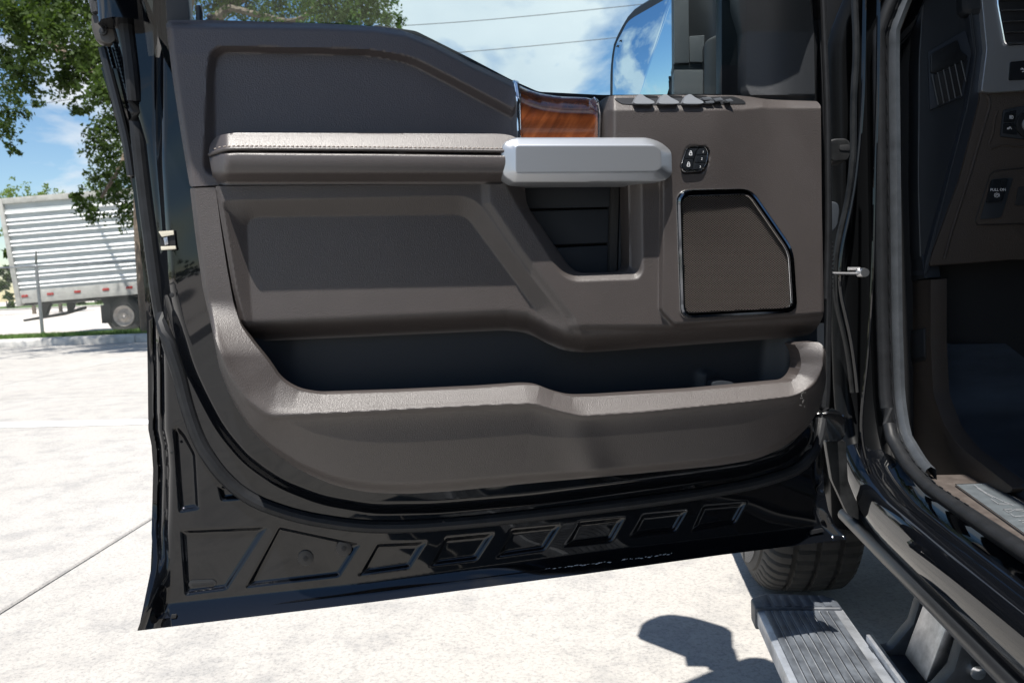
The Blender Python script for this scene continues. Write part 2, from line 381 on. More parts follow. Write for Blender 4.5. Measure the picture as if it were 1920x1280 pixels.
# painted bay line
p0, p1, p2, p3 = bpz([(-400, 800), (600, 780), (600, 787), (-400, 811)], .004)
tag(obj('painted_line', [p0, p1, p2, p3], [(0, 1, 2, 3)], PAINTL, smooth=False), kind='structure')
# kerb sections
kerb = None
for i in range(-9, 14):
    a = k0+KD*(i*3.0+.006); b = k0+KD*(i*3.0+2.994); m = MB()
    prof = [(0, -.05), (0, .10), (.02, .145), (.06, .16), (.28, .165), (.28, -.05)]
    n_ = len(prof); V = [a+KN*x+ZD*z for x, z in prof]+[b+KN*x+ZD*z for x, z in prof]
    m.add(V, [tuple(range(n_)), tuple(range(2*n_-1, n_-1, -1))]+[(q, (q+1) % n_, (q+1) % n_+n_, q+n_) for q in range(n_)])
    if kerb is None:
        kerb = m.obj('kerb', KERBM, None, autos=50); tag(kerb, kind='structure')
    else: m.obj('kerb_section', KERBM, kerb, autos=50)

# ================================================================== the truck
TRUCK = root('pickup_truck', 'black pickup truck with its driver door wide open, brown interior', 'pickup truck', stz(1.2, 1.0, 0))

# ---- door shell (painted steel)
XL = [(-80, 150), (0, 166), (20, 172), (90, 192), (180, 216), (270, 239), (350, 249), (430, 259), (520, 269), (600, 275), (700, 277), (805, 278), (835, 284), (880, 287), (1000, 284), (1045, 287), (1100, 281), (1140, 272), (1182, 257)]
left = [(x, y) for y, x in XL]
YH = [(257, 1182), (700, 1128), (1100, 1075), (1350, 1040), (1588, 1010)]
YI = [(257, 1140), (315, 1131), (700, 1090), (1100, 1036), (1540, 985), (1588, 978)]
right = [(1585, 1003), (1566, 985), (1553, 955), (1545, 915), (1542, 860), (1546, 800), (1550, 640), (1547, 500), (1546, 200), (1540, 60), (1534, -80)]
shell_out = left+YH[1:]+right
win_hole = [(292, -90), (292, 20), (297, 70), (308, 110), (326, 145), (345, 152), (700, 152), (860, 175), (960, 215), (1130, 245), (1380, 245), (1398, 200), (1398, -90)]
hide_hole = [(430, 320), (900, 300), (1100, 290), (1500, 290), (1515, 600), (1515, 700), (1480, 800), (1400, 840), (1200, 860), (760, 895), (640, 880), (540, 830), (470, 740), (430, 600), (415, 450)]
PI_ = fillet([(300, 467), (304, 540), (322, 610), (345, 690), (372, 750), (405, 812), (455, 872), (520, 917), (600, 948), (700, 965), (820, 963), (1000, 947), (1200, 921), (1400, 892), (1480, 868), (1520, 830), (1536, 780), (1540, 600), (1538, -200), (285, -200), (288, 300)], 30)
STAMP = [fillet(p, 7) for p in (
    [(322, 802), (334, 795), (350, 812), (370, 850), (376, 955), (334, 962)], [(406, 909), (434, 904), (462, 928), (452, 937), (413, 940)],
    [(337, 991), (506, 984), (427, 1106), (345, 1117)], [(521, 983), (680, 1017), (638, 1082), (457, 1103)],
    [(705, 1016), (804, 1012), (770, 1066), (669, 1080)], [(833, 1005), (931, 996), (895, 1051), (802, 1063)], [(956, 990), (1056, 980), (1022, 1033), (927, 1047)],
    [(1083, 976), (1176, 966), (1148, 1016), (1054, 1027)], [(1202, 962), (1293, 953), (1267, 998), (1176, 1010)], [(1316, 945), (1404, 938), (1379, 983), (1292, 998)])]
def wshell(x, y):
    xl = np.interp(y, [q[0] for q in XL], [q[1] for q in XL]); d = x-xl
    w_ = np.full(x.shape, -.03)
    wl = -.07+.07*ss((y-930)/230)
    w_ = wl+(w_-wl)*ss((d-4)/38)
    for off, dp, sg in ((13, .010, 2.6), (27, .007, 3.0)): w_ -= dp*np.exp(-((d-off)/sg)**2)*ss((1090-y)/120)
    w_ += .006*ss((d-8)/3)*ss((790-y)/20)*ss((30-d)/8)
    f = lin((y-yc(YI, x))/np.maximum(yc(YH, x)-yc(YI, x), 5)); w_ = np.maximum(w_, -.2)
    w_ += f**1.15*(.019+.001*np.sin(x/60))*ss((x-285)/40)
    w_ += .026*ss(sdf(PI_, x, y)/24)*ss((1010-y)/40)
    for P in STAMP: w_ -= .0065*ss(sdf(P, x, y)/12.)
    rr = np.interp(y, [-80, 60, 800, 915, 955, 985, 1003, 1010], [1534, 1540, 1546, 1545, 1553, 1566, 1585, 1588])
    w_ -= .05*(1-ss((rr-x)/22))*ss((930-y)/60); w_ += .012*(1-ss((rr-x)/30))*ss((y-930)/40)
    w_ += .0004*np.maximum(0, 40-y)
    w_ += .0004*np.sin(x*.03+y*.012)*np.sin(y*.035)
    return w_
DOOR = hfield('driver_door', shell_out, wshell, PAINT, TRUCK, 2.0, [np.array(win_hole), np.array(hide_hole)], skirt=.03, autos=60)
tag(DOOR, 'black painted door swung wide open, brown trim facing out')
# outer skin so that the door has its real depth from behind
def door_pt(px, w0): return bpd([px], w0)[0]
m = MB(); nb = 14
for i in range(nb+1):
    t = i/nb; y = 1170-t*1120
    dep = -.07-.045*math.sin(math.pi*min(1, t*1.05))-.01
    xl = float(np.interp(y, [q[0] for q in XL], [q[1] for q in XL]))+2
    a = door_pt((xl, y), -.02 if i == 0 else dep*.75); b = door_pt((1535, y-155*(1-t)), -.02 if i == 0 else dep)
    a[2] = .505+t*.785; b[2] = .505+t*.655
    m.v += [tuple(a), tuple(b)]
m.f += [(2*i, 2*i+1, 2*i+3, 2*i+2) for i in range(nb)]
m.obj('outer_skin', PAINT, DOOR)
# window frame above the belt, leaning in over the sill as the cab side does
def dvw(base, dz, lean=.60, du=0): return base+ZD*dz+WD*lean*dz+UD*du
rb = door_pt((238, -30), -.04); fb = door_pt((1470, -30), -.03); zt = 1.87
rt = dvw(rb, zt-rb[2], .60, -.02); ft = dvw(fb, zt-.03-fb[2], .60, .40)
fr = [rb-ZD*.06, rb, dvw(rb, .2, .60, .005), rt-ZD*.07, rt+UD*-.05+ZD*.01, rt+UD*-.35+ZD*.03, ft+UD*.25+ZD*.03, ft+UD*.05, ft-UD*.1-ZD*.10-WD*.055, dvw(fb, .12, .60, .12), fb, fb-ZD*.06]
m = MB(); m.tube(smooth3(fr, 60, .06), .050, 12, flat=.75); m.obj('window_frame', PAINT, DOOR)
gl = [door_pt((292, 140), -.045), door_pt((1410, 230), -.045), dvw(fb, .05, .60, .02), ft-ZD*.03+UD*.02, rt-ZD*.03-UD*.03, dvw(rb, .05, .60, -.03)]
gl = [door_pt((285, 150), -.04), door_pt((1415, 235), -.04)]
gl += [gl[1]+ZD*.15+WD*.05, ft-ZD*.02, rt-ZD*.02, gl[0]+ZD*.15+WD*.05]
m = MB(); m.add(gl, [(0, 1, 2, 5), (5, 2, 3, 4)]); m.obj('window_glass', GLASS, DOOR, smooth=True, autos=80)
# latch-side details of the rear post
plate('glass_run_channel', [(284, -90), (322, -90), (324, 0), (330, 60), (338, 160), (300, 150), (288, 60)], -.055, .01, RUBBER, DOOR)
plate('post_trim', [(306, -90), (348, -90), (356, 42), (312, 42)], -.005, .03, TEXPL, DOOR, bevel=.003)
def tpx(name, pts, w0, r, mt, parent=DOOR, sides=10, n=80, sm=60, bp=None, flat=1.0):
    P = smoothline(pts, n, sm); bp = bp or bpd; m = MB(); m.tube(bp(P, w0), r, sides, flat=flat); return m.obj(name, mt, parent)
WS = [(231, -60), (233, 20), (247, 130), (256, 230), (263, 300), (272, 380), (283, 460), (292, 530), (303, 600), (318, 650), (335, 700), (352, 770), (376, 835), (415, 893), (470, 938), (560, 970), (680, 988), (780, 987), (900, 977), (1000, 966), (1150, 948), (1300, 928), (1420, 906), (1500, 880), (1532, 840), (1546, 760), (1550, 500), (1547, 200), (1538, 60), (1534, -60)]
wsx = smoothline(WS, 160, 60); m = MB(); m.tube(bpd(wsx, wshell(wsx[:, 0], wsx[:, 1])+.002), .0095, 10, flat=1); m.obj('door_weatherstrip', RUBBER, DOOR)
tpx('edge_seal_lip', [(1541, -60), (1545, 60), (1551, 200), (1553, 420), (1549, 560)], -.03, .005, RUBBER)
# latch slot in the door edge
m = MB(); plate('latch_pocket', [(299, 433), (327, 431), (330, 469), (303, 470)], .0035, .002, DARK, DOOR, 2, .0005)
plate('latch_guide', [(297, 434), (325, 432), (326, 440), (303, 444)], .006, .006, CREAM, DOOR, 1, .0008)
plate('latch_guide', [(301, 462), (329, 461), (330, 467), (302, 469)], .006, .006, CREAM, DOOR, 1, .0008)
plate('latch_claw', [(306, 446), (314, 444), (316, 458), (309, 460)], .0065, .004, STEEL, DOOR, 1, .0008)
tag(DOOR.children[-1], None)
def disc_px(name, cx, cy, r, w0, th, mt, parent=DOOR, bev=.0008, bp=None, back=None, seg=20):
    return plate(name, [(cx+r*math.cos(2*math.pi*k/seg), cy-r*math.sin(2*math.pi*k/seg)) for k in range(seg)], w0, th, mt, parent, 0, bev, bp, back)
for cx, cy, r in ((322, 553, 4.5), (832, 980, 3.6), (1316, 925, 3.4), (322, 848, 3)): disc_px('bolt_hole', cx, cy, r, float(wshell(np.array([cx]), np.array([cy]))[0])+.0095 if cy > 900 else .0015, .002, DARK, DOOR, .0003)
for cx, cy in ((573, 1046), (645, 1027)):
    wv = float(wshell(np.array([cx*1.]), np.array([cy*1.]))[0]); o = disc_px('drain_plug', cx, cy, 15, wv+.0025, .004, BLKPL, DOOR, .001)
    disc_px('plug_dimple', cx, cy+1, 5, wv+.0032, .001, DARK, DOOR, .0002)
wv = float(wshell(np.array([380.]), np.array([1090.]))[0])
sp = [(356, 1088), (400, 1086), (407, 1092), (402, 1099), (360, 1103), (352, 1097)]
plate('drain_slot', sp, wv+.002, .003, BLKPL, DOOR, 6, .0006); plate('drain_slot_opening', [(361, 1092), (398, 1090), (401, 1094), (398, 1096), (362, 1099), (358, 1096)], wv+.0028, .001, DARK, DOOR, 3, .0002)
plate('hem_slot', [(321, 1152), (331, 1151), (330, 1158), (320, 1159)], float(wshell(np.array([326.]), np.array([1155.]))[0])+.004, .003, DARK, DOOR, 1, .0003)
plate('hem_slot', [(1520, 994), (1543, 990), (1546, 996), (1520, 1002)], float(wshell(np.array([1530.]), np.array([997.]))[0])+.006, .003, DARK, DOOR, 1, .0003)
# chipped paint along the hem
V = []; f = []
for i in range(46):
    x = 1025+i*5.2+random.uniform(-1.5, 1.5); y = np.interp(x, [1020, 1140, 1270], [1067, 1053, 1036])+random.uniform(-1.2, 1.2); k = len(V); s1 = random.uniform(1, 4.2); s2 = random.uniform(.3, 1.0)
    if random.random() < .15: continue
    q = np.array([(x-s1, y+.4), (x, y-s2), (x+s1, y-.6), (x, y+s2)]); V += list(bpd(q, wshell(q[:, 0], q[:, 1])+.0012)); f.append((k, k+1, k+2, k+3))
tag(obj('paint_chips', V, f, mat('chipped_primer', (.4, .42, .45), .7), DOOR, False), kind='stuff')
# striker-side bracket on the rear post (upper latch reinforcement) seen at the top left
plate('post_bracket', [(170, 28), (210, 26), (217, 75), (206, 83), (180, 78), (172, 55)], -.045, .02, mat('grey_bracket', (.05, .046, .042), .45), DOOR, 5, .002)
disc_px('bracket_bolt', 193, 58, 8, -.042, .006, BLKPL, DOOR, .001); disc_px('bolt_socket', 193, 58, 3.5, -.0405, .002, DARK, DOOR, .0003)
plate('post_garnish', [(163, -90), (190, -90), (192, 18), (170, 24), (166, 0)], -.04, .03, TEXPL, DOOR, 3, .003)
tpx('post_drip_channel', [(192, 90), (215, 180), (236, 262), (246, 330)], -.058, .006, BLKPL, DOOR, 8, 20)

# ---- upper trim (dark vinyl)
UPT = fillet([(311, 44, 8), (318, 38, 6), (400, 38), (600, 44), (700, 49, 40), (760, 58, 40), (810, 78, 30), (880, 115), (968, 156, 3), (976, 256), (976, 290), (420, 300), (420, 347), (356, 350, 4), (341, 262), (324, 150)], 10)
REC_O = fillet([(388, 130), (393, 98), (410, 86), (690, 92), (770, 105), (840, 140), (985, 215), (985, 330), (380, 330)], 26)
REC_I = fillet([(402, 140), (408, 108), (424, 98), (690, 104), (765, 118), (830, 152), (985, 235), (985, 330), (404, 330)], 26)
topU = [(311, 40), (600, 44), (700, 49), (760, 58), (810, 78), (880, 115), (976, 160)]
def wup(x, y):
    w_ = .024-.016*LOFT(REC_O, REC_I, x, y)**1.0
    dt = y-yc(topU, x); w_ = w_-.02*(1-ss(dt/16))**2-.004*(1-lin(dt/60))
    w_ -= .010*(1-ss((x-np.interp(y, [40, 150, 260, 350], [311, 324, 341, 356]))/10))
    return w_+.006*ss((y-80)/220)*(x > 0)
hfield('upper_trim', UPT, wup, PLUM, DOOR, 3.0, skirt=.03)
# ---- armrest
ARM = fillet([(391, 292), (393, 270), (408, 254), (440, 249), (700, 250), (940, 251), (962, 255), (975, 264), (972, 300), (952, 338), (940, 345), (412, 347), (400, 338)], 10)
SEAM = [(390, 291), (415, 283), (445, 281), (700, 283), (950, 286), (980, 286)]
def warm(x, y):
    sx = yc(SEAM, x); t = (y-250)/np.maximum(sx-250, 1)
    top = .072+.018*lin(t)**.9; low = .090+.003*np.sin(lin((y-sx)/42)*3.14)-.004*lin((y-sx)/40)
    w_ = np.where(y < sx, top, low)-.034*ss((y-322)/22)
    w_ -= .010*np.exp(-((y-sx-2.5)/2.2)**2)
    w_ -= .05*(1-ss((x-390)/42))**1.5
    return w_
ARMO = hfield('armrest', ARM, warm, LEATH, DOOR, 2.4, skirt=.05)
m = MB()
for i in range(64):
    x = 404+i*8.5; y = float(yc(SEAM, x))-7.5; a, b = bpd([(x-2.6, y+.6), (x+2.6, y-.6)], float(warm(np.array([x*1.]), np.array([y*1.]))[0])+.0008); m.tube([a, b], .0009, 5)
tag(m.obj('stitching', THREAD, DOOR), kind='stuff')
ps = smoothline([(393, 290), (418, 280), (447, 278.5), (700, 280), (944, 283)], 60, 20); m = MB(); m.tube(bpd(ps, warm(ps[:, 0], ps[:, 1])), .0026, 8); m.obj('seam_piping', LEATH, DOOR)

# ---- main trim with grab well and speaker field
ybm = [(450, 642), (480, 640), (700, 630), (950, 619), (990, 624), (1030, 646), (1060, 658), (1100, 661), (1300, 646), (1480, 633), (1545, 626)]
MAINT = fillet([(404, 349, 2), (940, 345, 2), (965, 332, 4), (1124, 330, 2), (1124, 262, 2), (1124, 200), (1127, 188, 8), (1140, 180, 8), (1200, 178), (1390, 179, 30), (1440, 187, 30), (1500, 189), (1532, 190, 3), (1539, 198, 4), (1541, 400), (1545, 588), (1536, 610, 12), (1518, 628, 10), (1480, 633), (1300, 646), (1100, 661, 25), (1060, 658, 20), (1030, 646, 20), (990, 624, 25), (950, 619, 25), (700, 630), (480, 640, 14), (462, 626, 14), (450, 600, 20), (436, 540), (424, 470), (412, 400)], 8)
WELL_O = fillet([(948, 345, 2), (975, 395), (1052, 517), (1075, 528), (1196, 524), (1206, 510), (1203, 320, 2), (948, 320, 2)], 16)
WELL_I = fillet([(982, 338, 2), (988, 385), (1066, 498), (1085, 512), (1170, 510), (1180, 500), (1177, 320, 2), (982, 320, 2)], 12)
R1_O = fillet([(409, 376), (872, 367), (902, 384), (966, 480), (1062, 601), (1085, 665), (420, 690)], 24)
R1_I = fillet([(462, 407), (862, 402), (880, 412), (1010, 588), (1010, 690), (482, 690), (470, 560)], 24)
SPZ = fillet([(1236, 320), (1234, 585), (1262, 614), (1550, 594), (1550, 150), (1236, 150)], 10)
def wmain(x, y):
    w_ = .050-.018*LOFT(R1_O, R1_I, x, y)
    w_ += .006*ss(sdf([(1085, 665), (1062, 601), (966, 480), (902, 384), (880, -100), (1560, -100), (1560, 665)], x, y)/20)
    a = lin(sdf(WELL_O, x, y)/24.); w_ -= .020*a**1.1
    B_ = ss((y-300)/60); w_ += .010*(B_*ss(sdf(SPZ, x, y)/9.)+(1-B_)*ss((x-1100)/40))
    h = yc(ybm, x)-y; w_ -= .034*(1-ss(h/44))**1.5
    # roll-under shelf beneath the speaker field
    w_ -= .008*ss((y-608)/14)*ss((x-1050)/60)
    # ledge with the window switches: slopes back to the glass
    ytop = np.interp(x, [1124, 1140, 1390, 1440, 1532], [186, 180, 179, 187, 190]); wid = np.interp(x, [1124, 1390, 1430, 1540], [27, 27, 16, 12])
    lg = lin((y-ytop)/wid); A_ = ss((x-1108)/14)
    w_ += A_*(.014*(1-ss((x-1330)/130))*(1-ss((y-225)/260)) - .017*(1-lg)*ss((300-y)/40) - .045*(1-ss((x-1122)/32))*ss((345-y)/40))
    # crease across the speaker field
    dl = (x-1420)*.92-(y-200)*.39; w_ -= .010*ss(dl/60)*ss((x-1300)/80)
    w_ -= .008*(1-ss((x-np.interp(y, [349, 400, 470, 540, 600, 640], [404, 412, 424, 436, 450, 470]))/9))*(y > 345)
    # lock switch pocket
    w_ -= .006*ss(sdf(LKO, x, y)/4.)
    return w_
LKO = fillet([(1287, 273), (1325, 272), (1332, 283), (1329, 308), (1318, 326), (1280, 328), (1274, 315)], 9)
SPI = fillet([(1278, 368, 16), (1402, 363, 14), (1478, 473, 16), (1484, 572, 10), (1474, 578, 8), (1284, 587, 12)], 10)
hfield('main_trim', MAINT, wmain, BROWN, DOOR, 2.4, [WELL_I, SPI], skirt=.035)
# inside of the grab well: dark stepped panels
plate('well_back', [(940, 325), (1190, 325), (1200, 530), (1040, 530)], -.035, .004, DARK, DOOR)
for P in ([(975, 325), (1145, 325), (1144, 388), (975, 392)], [(985, 396), (1142, 392), (1140, 455), (1000, 461)], [(1030, 465), (1140, 460), (1139, 530), (1040, 530)]):
    plate('well_panel', P, -.012, .015, LINER, DOOR, 3, .002)
plate('well_felt_strip', [(1148, 325), (1162, 325), (1156, 530), (1142, 530)], -.004, .02, mat('felt', (.03, .03, .03), .9, bump=('noise', 900, 1, .002)), DOOR, 2, .001)
plate('well_side_panel', [(1164, 325), (1184, 325), (1184, 530), (1159, 530)], -.006, .02, LINER, DOOR, 1, .001)
# ---- silver pull handle
H_O = fillet([(939, 282, 10), (944, 268, 10), (964, 258, 10), (1214, 258, 12), (1240, 267, 12), (1259, 284, 8), (1260, 328, 8), (1246, 339, 8), (1222, 341, 6), (962, 343, 6), (944, 331, 8), (940, 310)], 8)
H_I = fillet([(966, 273), (1228, 273), (1239, 281), (1240, 315), (1230, 322), (966, 325)], 5)
hfield('pull_handle', H_O, lambda x, y:   .087+.012*LOFT(H_O, H_I, x, y)**.9, SILVER, DOOR, 2.2, skirt=.06)
# ---- wood inlay and chrome strips
WD_O = fillet([(974, 160, 2), (990, 168, 20), (1015, 176, 20), (1050, 181), (1100, 183), (1118, 188, 6), (1121, 262), (977, 262)], 3)
topW = [(974, 160), (990, 168), (1015, 176), (1050, 181), (1100, 183), (1121, 186)]
hfield('wood_inlay', WD_O, lambda x, y: .004+.036*np.sin(np.clip((y-yc(topW, x)+2)/36, 0, 1)*1.57)**.8-.006*ss((y-220)/40), WOOD, DOOR, 2.2, skirt=.03)
for nm, P in (('chrome_strip', [(963, 149), (973, 153), (977, 185), (979, 262), (968, 262), (966, 190)]), ('chrome_strip', [(1113, 181), (1124, 190), (1128, 215), (1126, 262), (1118, 262), (1118, 200)])):
    Pf = fillet(P, 2)
    hfield(nm, Pf, lambda x, y, Pf=Pf: .012+.030*np.clip((y-150)/34, 0, 1)**.6+.004*ss(sdf(Pf, x, y)/3), CHROME, DOOR, 1.6, skirt=.03)
plate('sill_seal', [(700, 46), (780, 58), (880, 108), (960, 150), (1010, 172), (1130, 178), (1390, 176), (1390, 190), (1120, 192), (1000, 186), (960, 168), (780, 72), (700, 60)], -.028, .006, RUBBER, DOOR, 8, .001)
# lock knob and pin at the back of the sill
tpx('lock_knob', [(374.5, 50), (374, 36), (373.5, 20), (373, 12)], -.012, .0046, BLKPL, DOOR, 12, 12)
m = MB(); c = bpd([(393, 31)], -.02)[0]
m.tube([c-WD*.004, c, c+WD*.003], [.003, .0042, .0008], 12); m.obj('glass_clip', RUBBER, DOOR)
# ---- speaker
SPK = fillet([(1268, 357, 24), (1408, 354, 20), (1487, 468, 22), (1494, 575, 16), (1480, 586, 12), (1276, 597, 18)], 16)
wsp = lambda x, y: wmain(x, y)
hfield('speaker_backing', SPK, lambda x, y: wmain(x, y)-.006, DARK, DOOR, 8, skirt=0)
SPM = [((a+b)/2) for a, b in zip(resample(np.vstack([SPK, SPK[:1]]), 90), resample(np.vstack([SPI, SPI[:1]]), 90))][:-1]
SPM = np.array(SPM); m = MB(); m.tube(bpd(SPM, wmain(SPM[:, 0], SPM[:, 1])+.001), .0046, 8, closed=True, flat=.8, up=WD); m.obj('speaker_bezel', mat('smoked_chrome', (.16, .17, .19), .09, metal=1), DOOR)
for Pq in (SPK, SPI): m = MB(); Pr = resample(np.vstack([Pq, Pq[:1]]), 90)[:-1]; m.tube(bpd(Pr, wmain(Pr[:, 0], Pr[:, 1])+.0015), .0009, 6, closed=True, up=WD); m.obj('bezel_edge', CHROME, DOOR)
gx, gy = np.meshgrid(np.arange(1272, 1490, 5.4), np.arange(362, 590, 4.3))
gx = np.r_[gx.ravel(), gx.ravel()+2.7]; gy = np.r_[gy.ravel(), gy.ravel()+2.15]; kk = sdf(SPI, gx, gy) > 1.2; gx, gy = gx[kk], gy[kk]
q = np.stack([np.stack([gx+dx, gy+dy], 1) for dx, dy in ((-2.1, 0), (0, -1.2), (2.1, 0), (0, 1.2), (0, 0))], 1).reshape(-1, 2)
V = bpd(q, wmain(q[:, 0], q[:, 1])+np.tile([-.003, -.003, -.003, -.003, -.001], len(gx)))
f = [t for k in range(0, len(q), 5) for t in ((k, k+1, k+4), (k+1, k+2, k+4), (k+2, k+3, k+4), (k+3, k, k+4))]
tag(obj('speaker_grille', V, f, GRILLE, DOOR, False), kind='stuff')
# ---- lock and memory switch
def wl_(x, y): return wmain(np.array([x*1.]), np.array([y*1.]))[0]
wk = float(wl_(1303, 300))
LK = fillet([(1289, 276), (1322, 275), (1328, 285), (1325, 306), (1316, 320), (1282, 322), (1277, 312)], 8)
plate('switch_base', LK, wk+.006, .006, BLKPL, DOOR, 0, .001)
m = MB(); m.tube(bpd(LK, wk+.0072), .0012, 6, closed=True, up=WD); m.obj('switch_chrome_ring', CHROME, DOOR)
GLOSSB = mat('gloss_black_switch', (.012, .014, .017), .22)
for P in ([(1286, 279), (1309, 278), (1304, 285), (1301, 297), (1281, 298)], [(1281, 299), (1300, 298), (1298, 318), (1284, 318), (1279, 312)], [(1311, 278), (1321, 278), (1325, 285), (1325, 290), (1306, 291), (1307, 284)], [(1306, 292), (1325, 291), (1323, 305), (1304, 305)], [(1304, 306), (1323, 306), (1314, 318), (1300, 318)]):
    plate('switch_button', P, wk+.0078, .004, GLOSSB, DOOR, 2, .0006)
wt = wk+.0084
for s, x, y in (('1', 1318.5, 285), ('2', 1316, 298), ('3', 1313, 313)): text_px('switch_digit', s, x, y, 5.6, bpd, wt, WHITEP, DOOR, shear=.1)
def lock_icon(cx, cy, opened):
    b = [[(cx-2.4, cy), (cx+2.4, cy), (cx+2.2, cy+4), (cx-2.6, cy+4), (cx-2.4, cy)]]
    s = [(cx-1.7 if not opened else cx-1.2, cy-(0 if not opened else 2)), (cx-1.6 if not opened else cx-1, cy-3), (cx, cy-4), (cx+1.6, cy-3), (cx+1.8, cy)]
    stroke_px(b+[s], 1.0, bpd, wt, 'lock_icon', WHITEP, DOOR)
lock_icon(1295, 287, True); lock_icon(1291, 308, False)
# ---- window switches on the ledge
SWM = mat('switch_plastic', (.12, .13, .145), .38, spec=.6, bump=('noise', 900, .2, .0004))
SWP = fillet([(1150, 184), (1376, 181), (1394, 188), (1400, 195), (1200, 197), (1165, 195)], 6)
hfield('window_switch_plate', SWP, lambda x, y: wmain(x, y)+.0016, BLKPL, DOOR, 2.0, skirt=.01)
for x0, k_ in ((1188, 1.), (1234, 1.), (1280, .8)):
    pr = [(0, 16), (4, 7), (10, 0), (16, 0), (24, 6), (38, 13), (40, 16), (32, 18), (6, 18)]
    Pw = fillet([(x0+a, 177+b) for a, b in pr], 2.5)
    hfield('window_switch', Pw, lambda x, y: .072+.012*lin((y-176)/18), SWM, DOOR, 1.6, skirt=.02)
    plate('switch_gap', [(x0+18, 178), (x0+45, 180), (x0+46, 190), (x0+38, 189), (x0+26, 182)], .0675, .004, DARK, DOOR, 1, .0004)
for P in ([(1316, 183), (1332, 182), (1336, 187), (1320, 188)], [(1338, 185), (1352, 183), (1357, 188), (1342, 190)], [(1360, 187), (1370, 185), (1376, 190), (1364, 191)], [(1322, 190), (1338, 189), (1340, 193), (1325, 194)]):
    plate('mirror_adjust_button', P, .0815, .02, SWM, DOOR, 2, .001)

# ---- map pocket: lip piece that runs up the left side, dark liner behind
POCK = fillet([(356, 353, 3), (404, 351, 3), (413, 420), (425, 500), (438, 570), (452, 612), (476, 645), (505, 680, 20), (525, 712, 20), (560, 733, 20), (600, 739), (750, 734), (900, 727), (985, 721, 16), (1012, 723, 12), (1040, 735, 16), (1075, 744, 16), (1120, 743), (1300, 732), (1450, 718), (1484, 715, 10), (1498, 700, 12), (1503, 680, 12), (1498, 656, 10), (1489, 645, 5), (1500, 642, 3), (1538, 641, 8), (1549, 658, 10), (1549, 720, 20), (1536, 768, 20), (1510, 806, 20), (1470, 838, 20), (1420, 860, 20), (1350, 872), (1200, 887), (1000, 905), (850, 920), (760, 926, 30), (680, 922, 30), (620, 907, 20), (560, 880, 20), (510, 845, 20), (465, 800, 20), (432, 745, 20), (411, 690), (398, 620), (380, 540), (366, 440)], 10)
lipY = [(356, 560), (450, 640), (500, 690), (560, 733), (600, 739), (750, 734), (900, 727), (985, 721), (1012, 723), (1040, 735), (1075, 744), (1120, 743), (1300, 732), (1450, 718), (1500, 712), (1549, 700)]
ledY = [(356, 640), (430, 720), (470, 768), (510, 777), (700, 770), (900, 760), (1000, 755), (1040, 768), (1090, 779), (1200, 772), (1400, 752), (1490, 742), (1549, 735)]
botY = [(356, 600), (411, 690), (432, 745), (465, 800), (510, 845), (560, 880), (620, 907), (680, 922), (760, 926), (850, 920), (1000, 905), (1200, 887), (1350, 872), (1420, 860), (1470, 838), (1510, 806), (1536, 768), (1549, 720)]
PO_ = [(404, 300), (404, 351), (413, 420), (425, 500), (438, 570), (452, 612), (476, 645), (505, 680), (525, 712), (560, 733), (600, 739), (750, 734), (900, 727), (985, 721), (1012, 723), (1040, 735), (1075, 744), (1120, 743), (1300, 732), (1450, 718), (1484, 715), (1498, 700), (1503, 680), (1498, 656), (1489, 645), (1489, 300)]
LO_ = fillet([(392, 300), (388, 540), (396, 605), (406, 645), (428, 697), (460, 746), (505, 779), (700, 770), (900, 760), (1000, 756), (1040, 768), (1090, 780), (1200, 773), (1400, 753), (1490, 742), (1528, 722), (1543, 690), (1545, 640), (1545, 300)], 14)
def wpock(x, y):
    a = np.maximum(-sdf(PO_, x, y), 0); b = -sdf(LO_, x, y); o_ = np.maximum(sdf(POCK, x, y), 0)
    t1 = np.where(b < 0, a/np.maximum(a-b, 1e-3), 1+b/34.); lip = .066+.020*np.clip(t1, 0, 1.3)
    t2 = np.where(b > 0, b/np.maximum(b+o_, 1e-3), 0)
    face = .086-(.050-.013*np.exp(-((x-1085-(y-800)*.35)/38)**2))*t2-.014*ss((t2-.86)/.14)
    k = ss((t1-.72)/.56); up = lip*(1-k)+face*k
    rim = .034+.004*ss((y-350)/200)-.010*(1-ss((x-np.interp(y, [350, 440, 540, 620, 690], [356, 366, 380, 398, 411]))/9))
    sx = ss((y-560)/110); w_ = rim*(1-sx)+up*sx
    w_ -= .014*ss((x-1510)/36)*ss((y-690)/60)
    return w_
hfield('map_pocket', POCK, wpock, BROWN, DOOR, 1.7, skirt=.03)
LIN = [(455, 600), (990, 590), (1090, 640), (1545, 605), (1545, 700), (1500, 760), (1300, 770), (560, 780), (480, 700)]
def wlin(x, y): return -.018+.020*ss((560-x)/90)*1.0+.03*ss((x-1425-(y-640)*-.1)/70)+.010*np.exp(-((x-1325)/14)**2)*ss((y-690)/14)
hfield('pocket_liner', LIN, wlin, LINER, DOOR, 4.0, skirt=0)
plate('pocket_divider', [(1336, 716), (1352, 713), (1374, 716), (1382, 724), (1380, 735), (1334, 738)], .035, .02, LINER, DOOR, 4, .003)
# scuffs on the pocket corner
V = []; f = []
for i in range(16):
    x = 1503+random.uniform(-3, 9); y = 733+i*1.9+random.uniform(-2, 2); q = np.array([(x-1.3, y), (x, y-1.6), (x+1, y), (x-.4, y+1.8)]); k = len(V); V += list(bpd(q, wpock(q[:, 0], q[:, 1])+.0011)); f.append((k, k+1, k+2, k+3))
tag(obj('scuff_marks', V, f, mat('scuffed_plastic', (.42, .40, .38), .8), DOOR, False), kind='stuff')

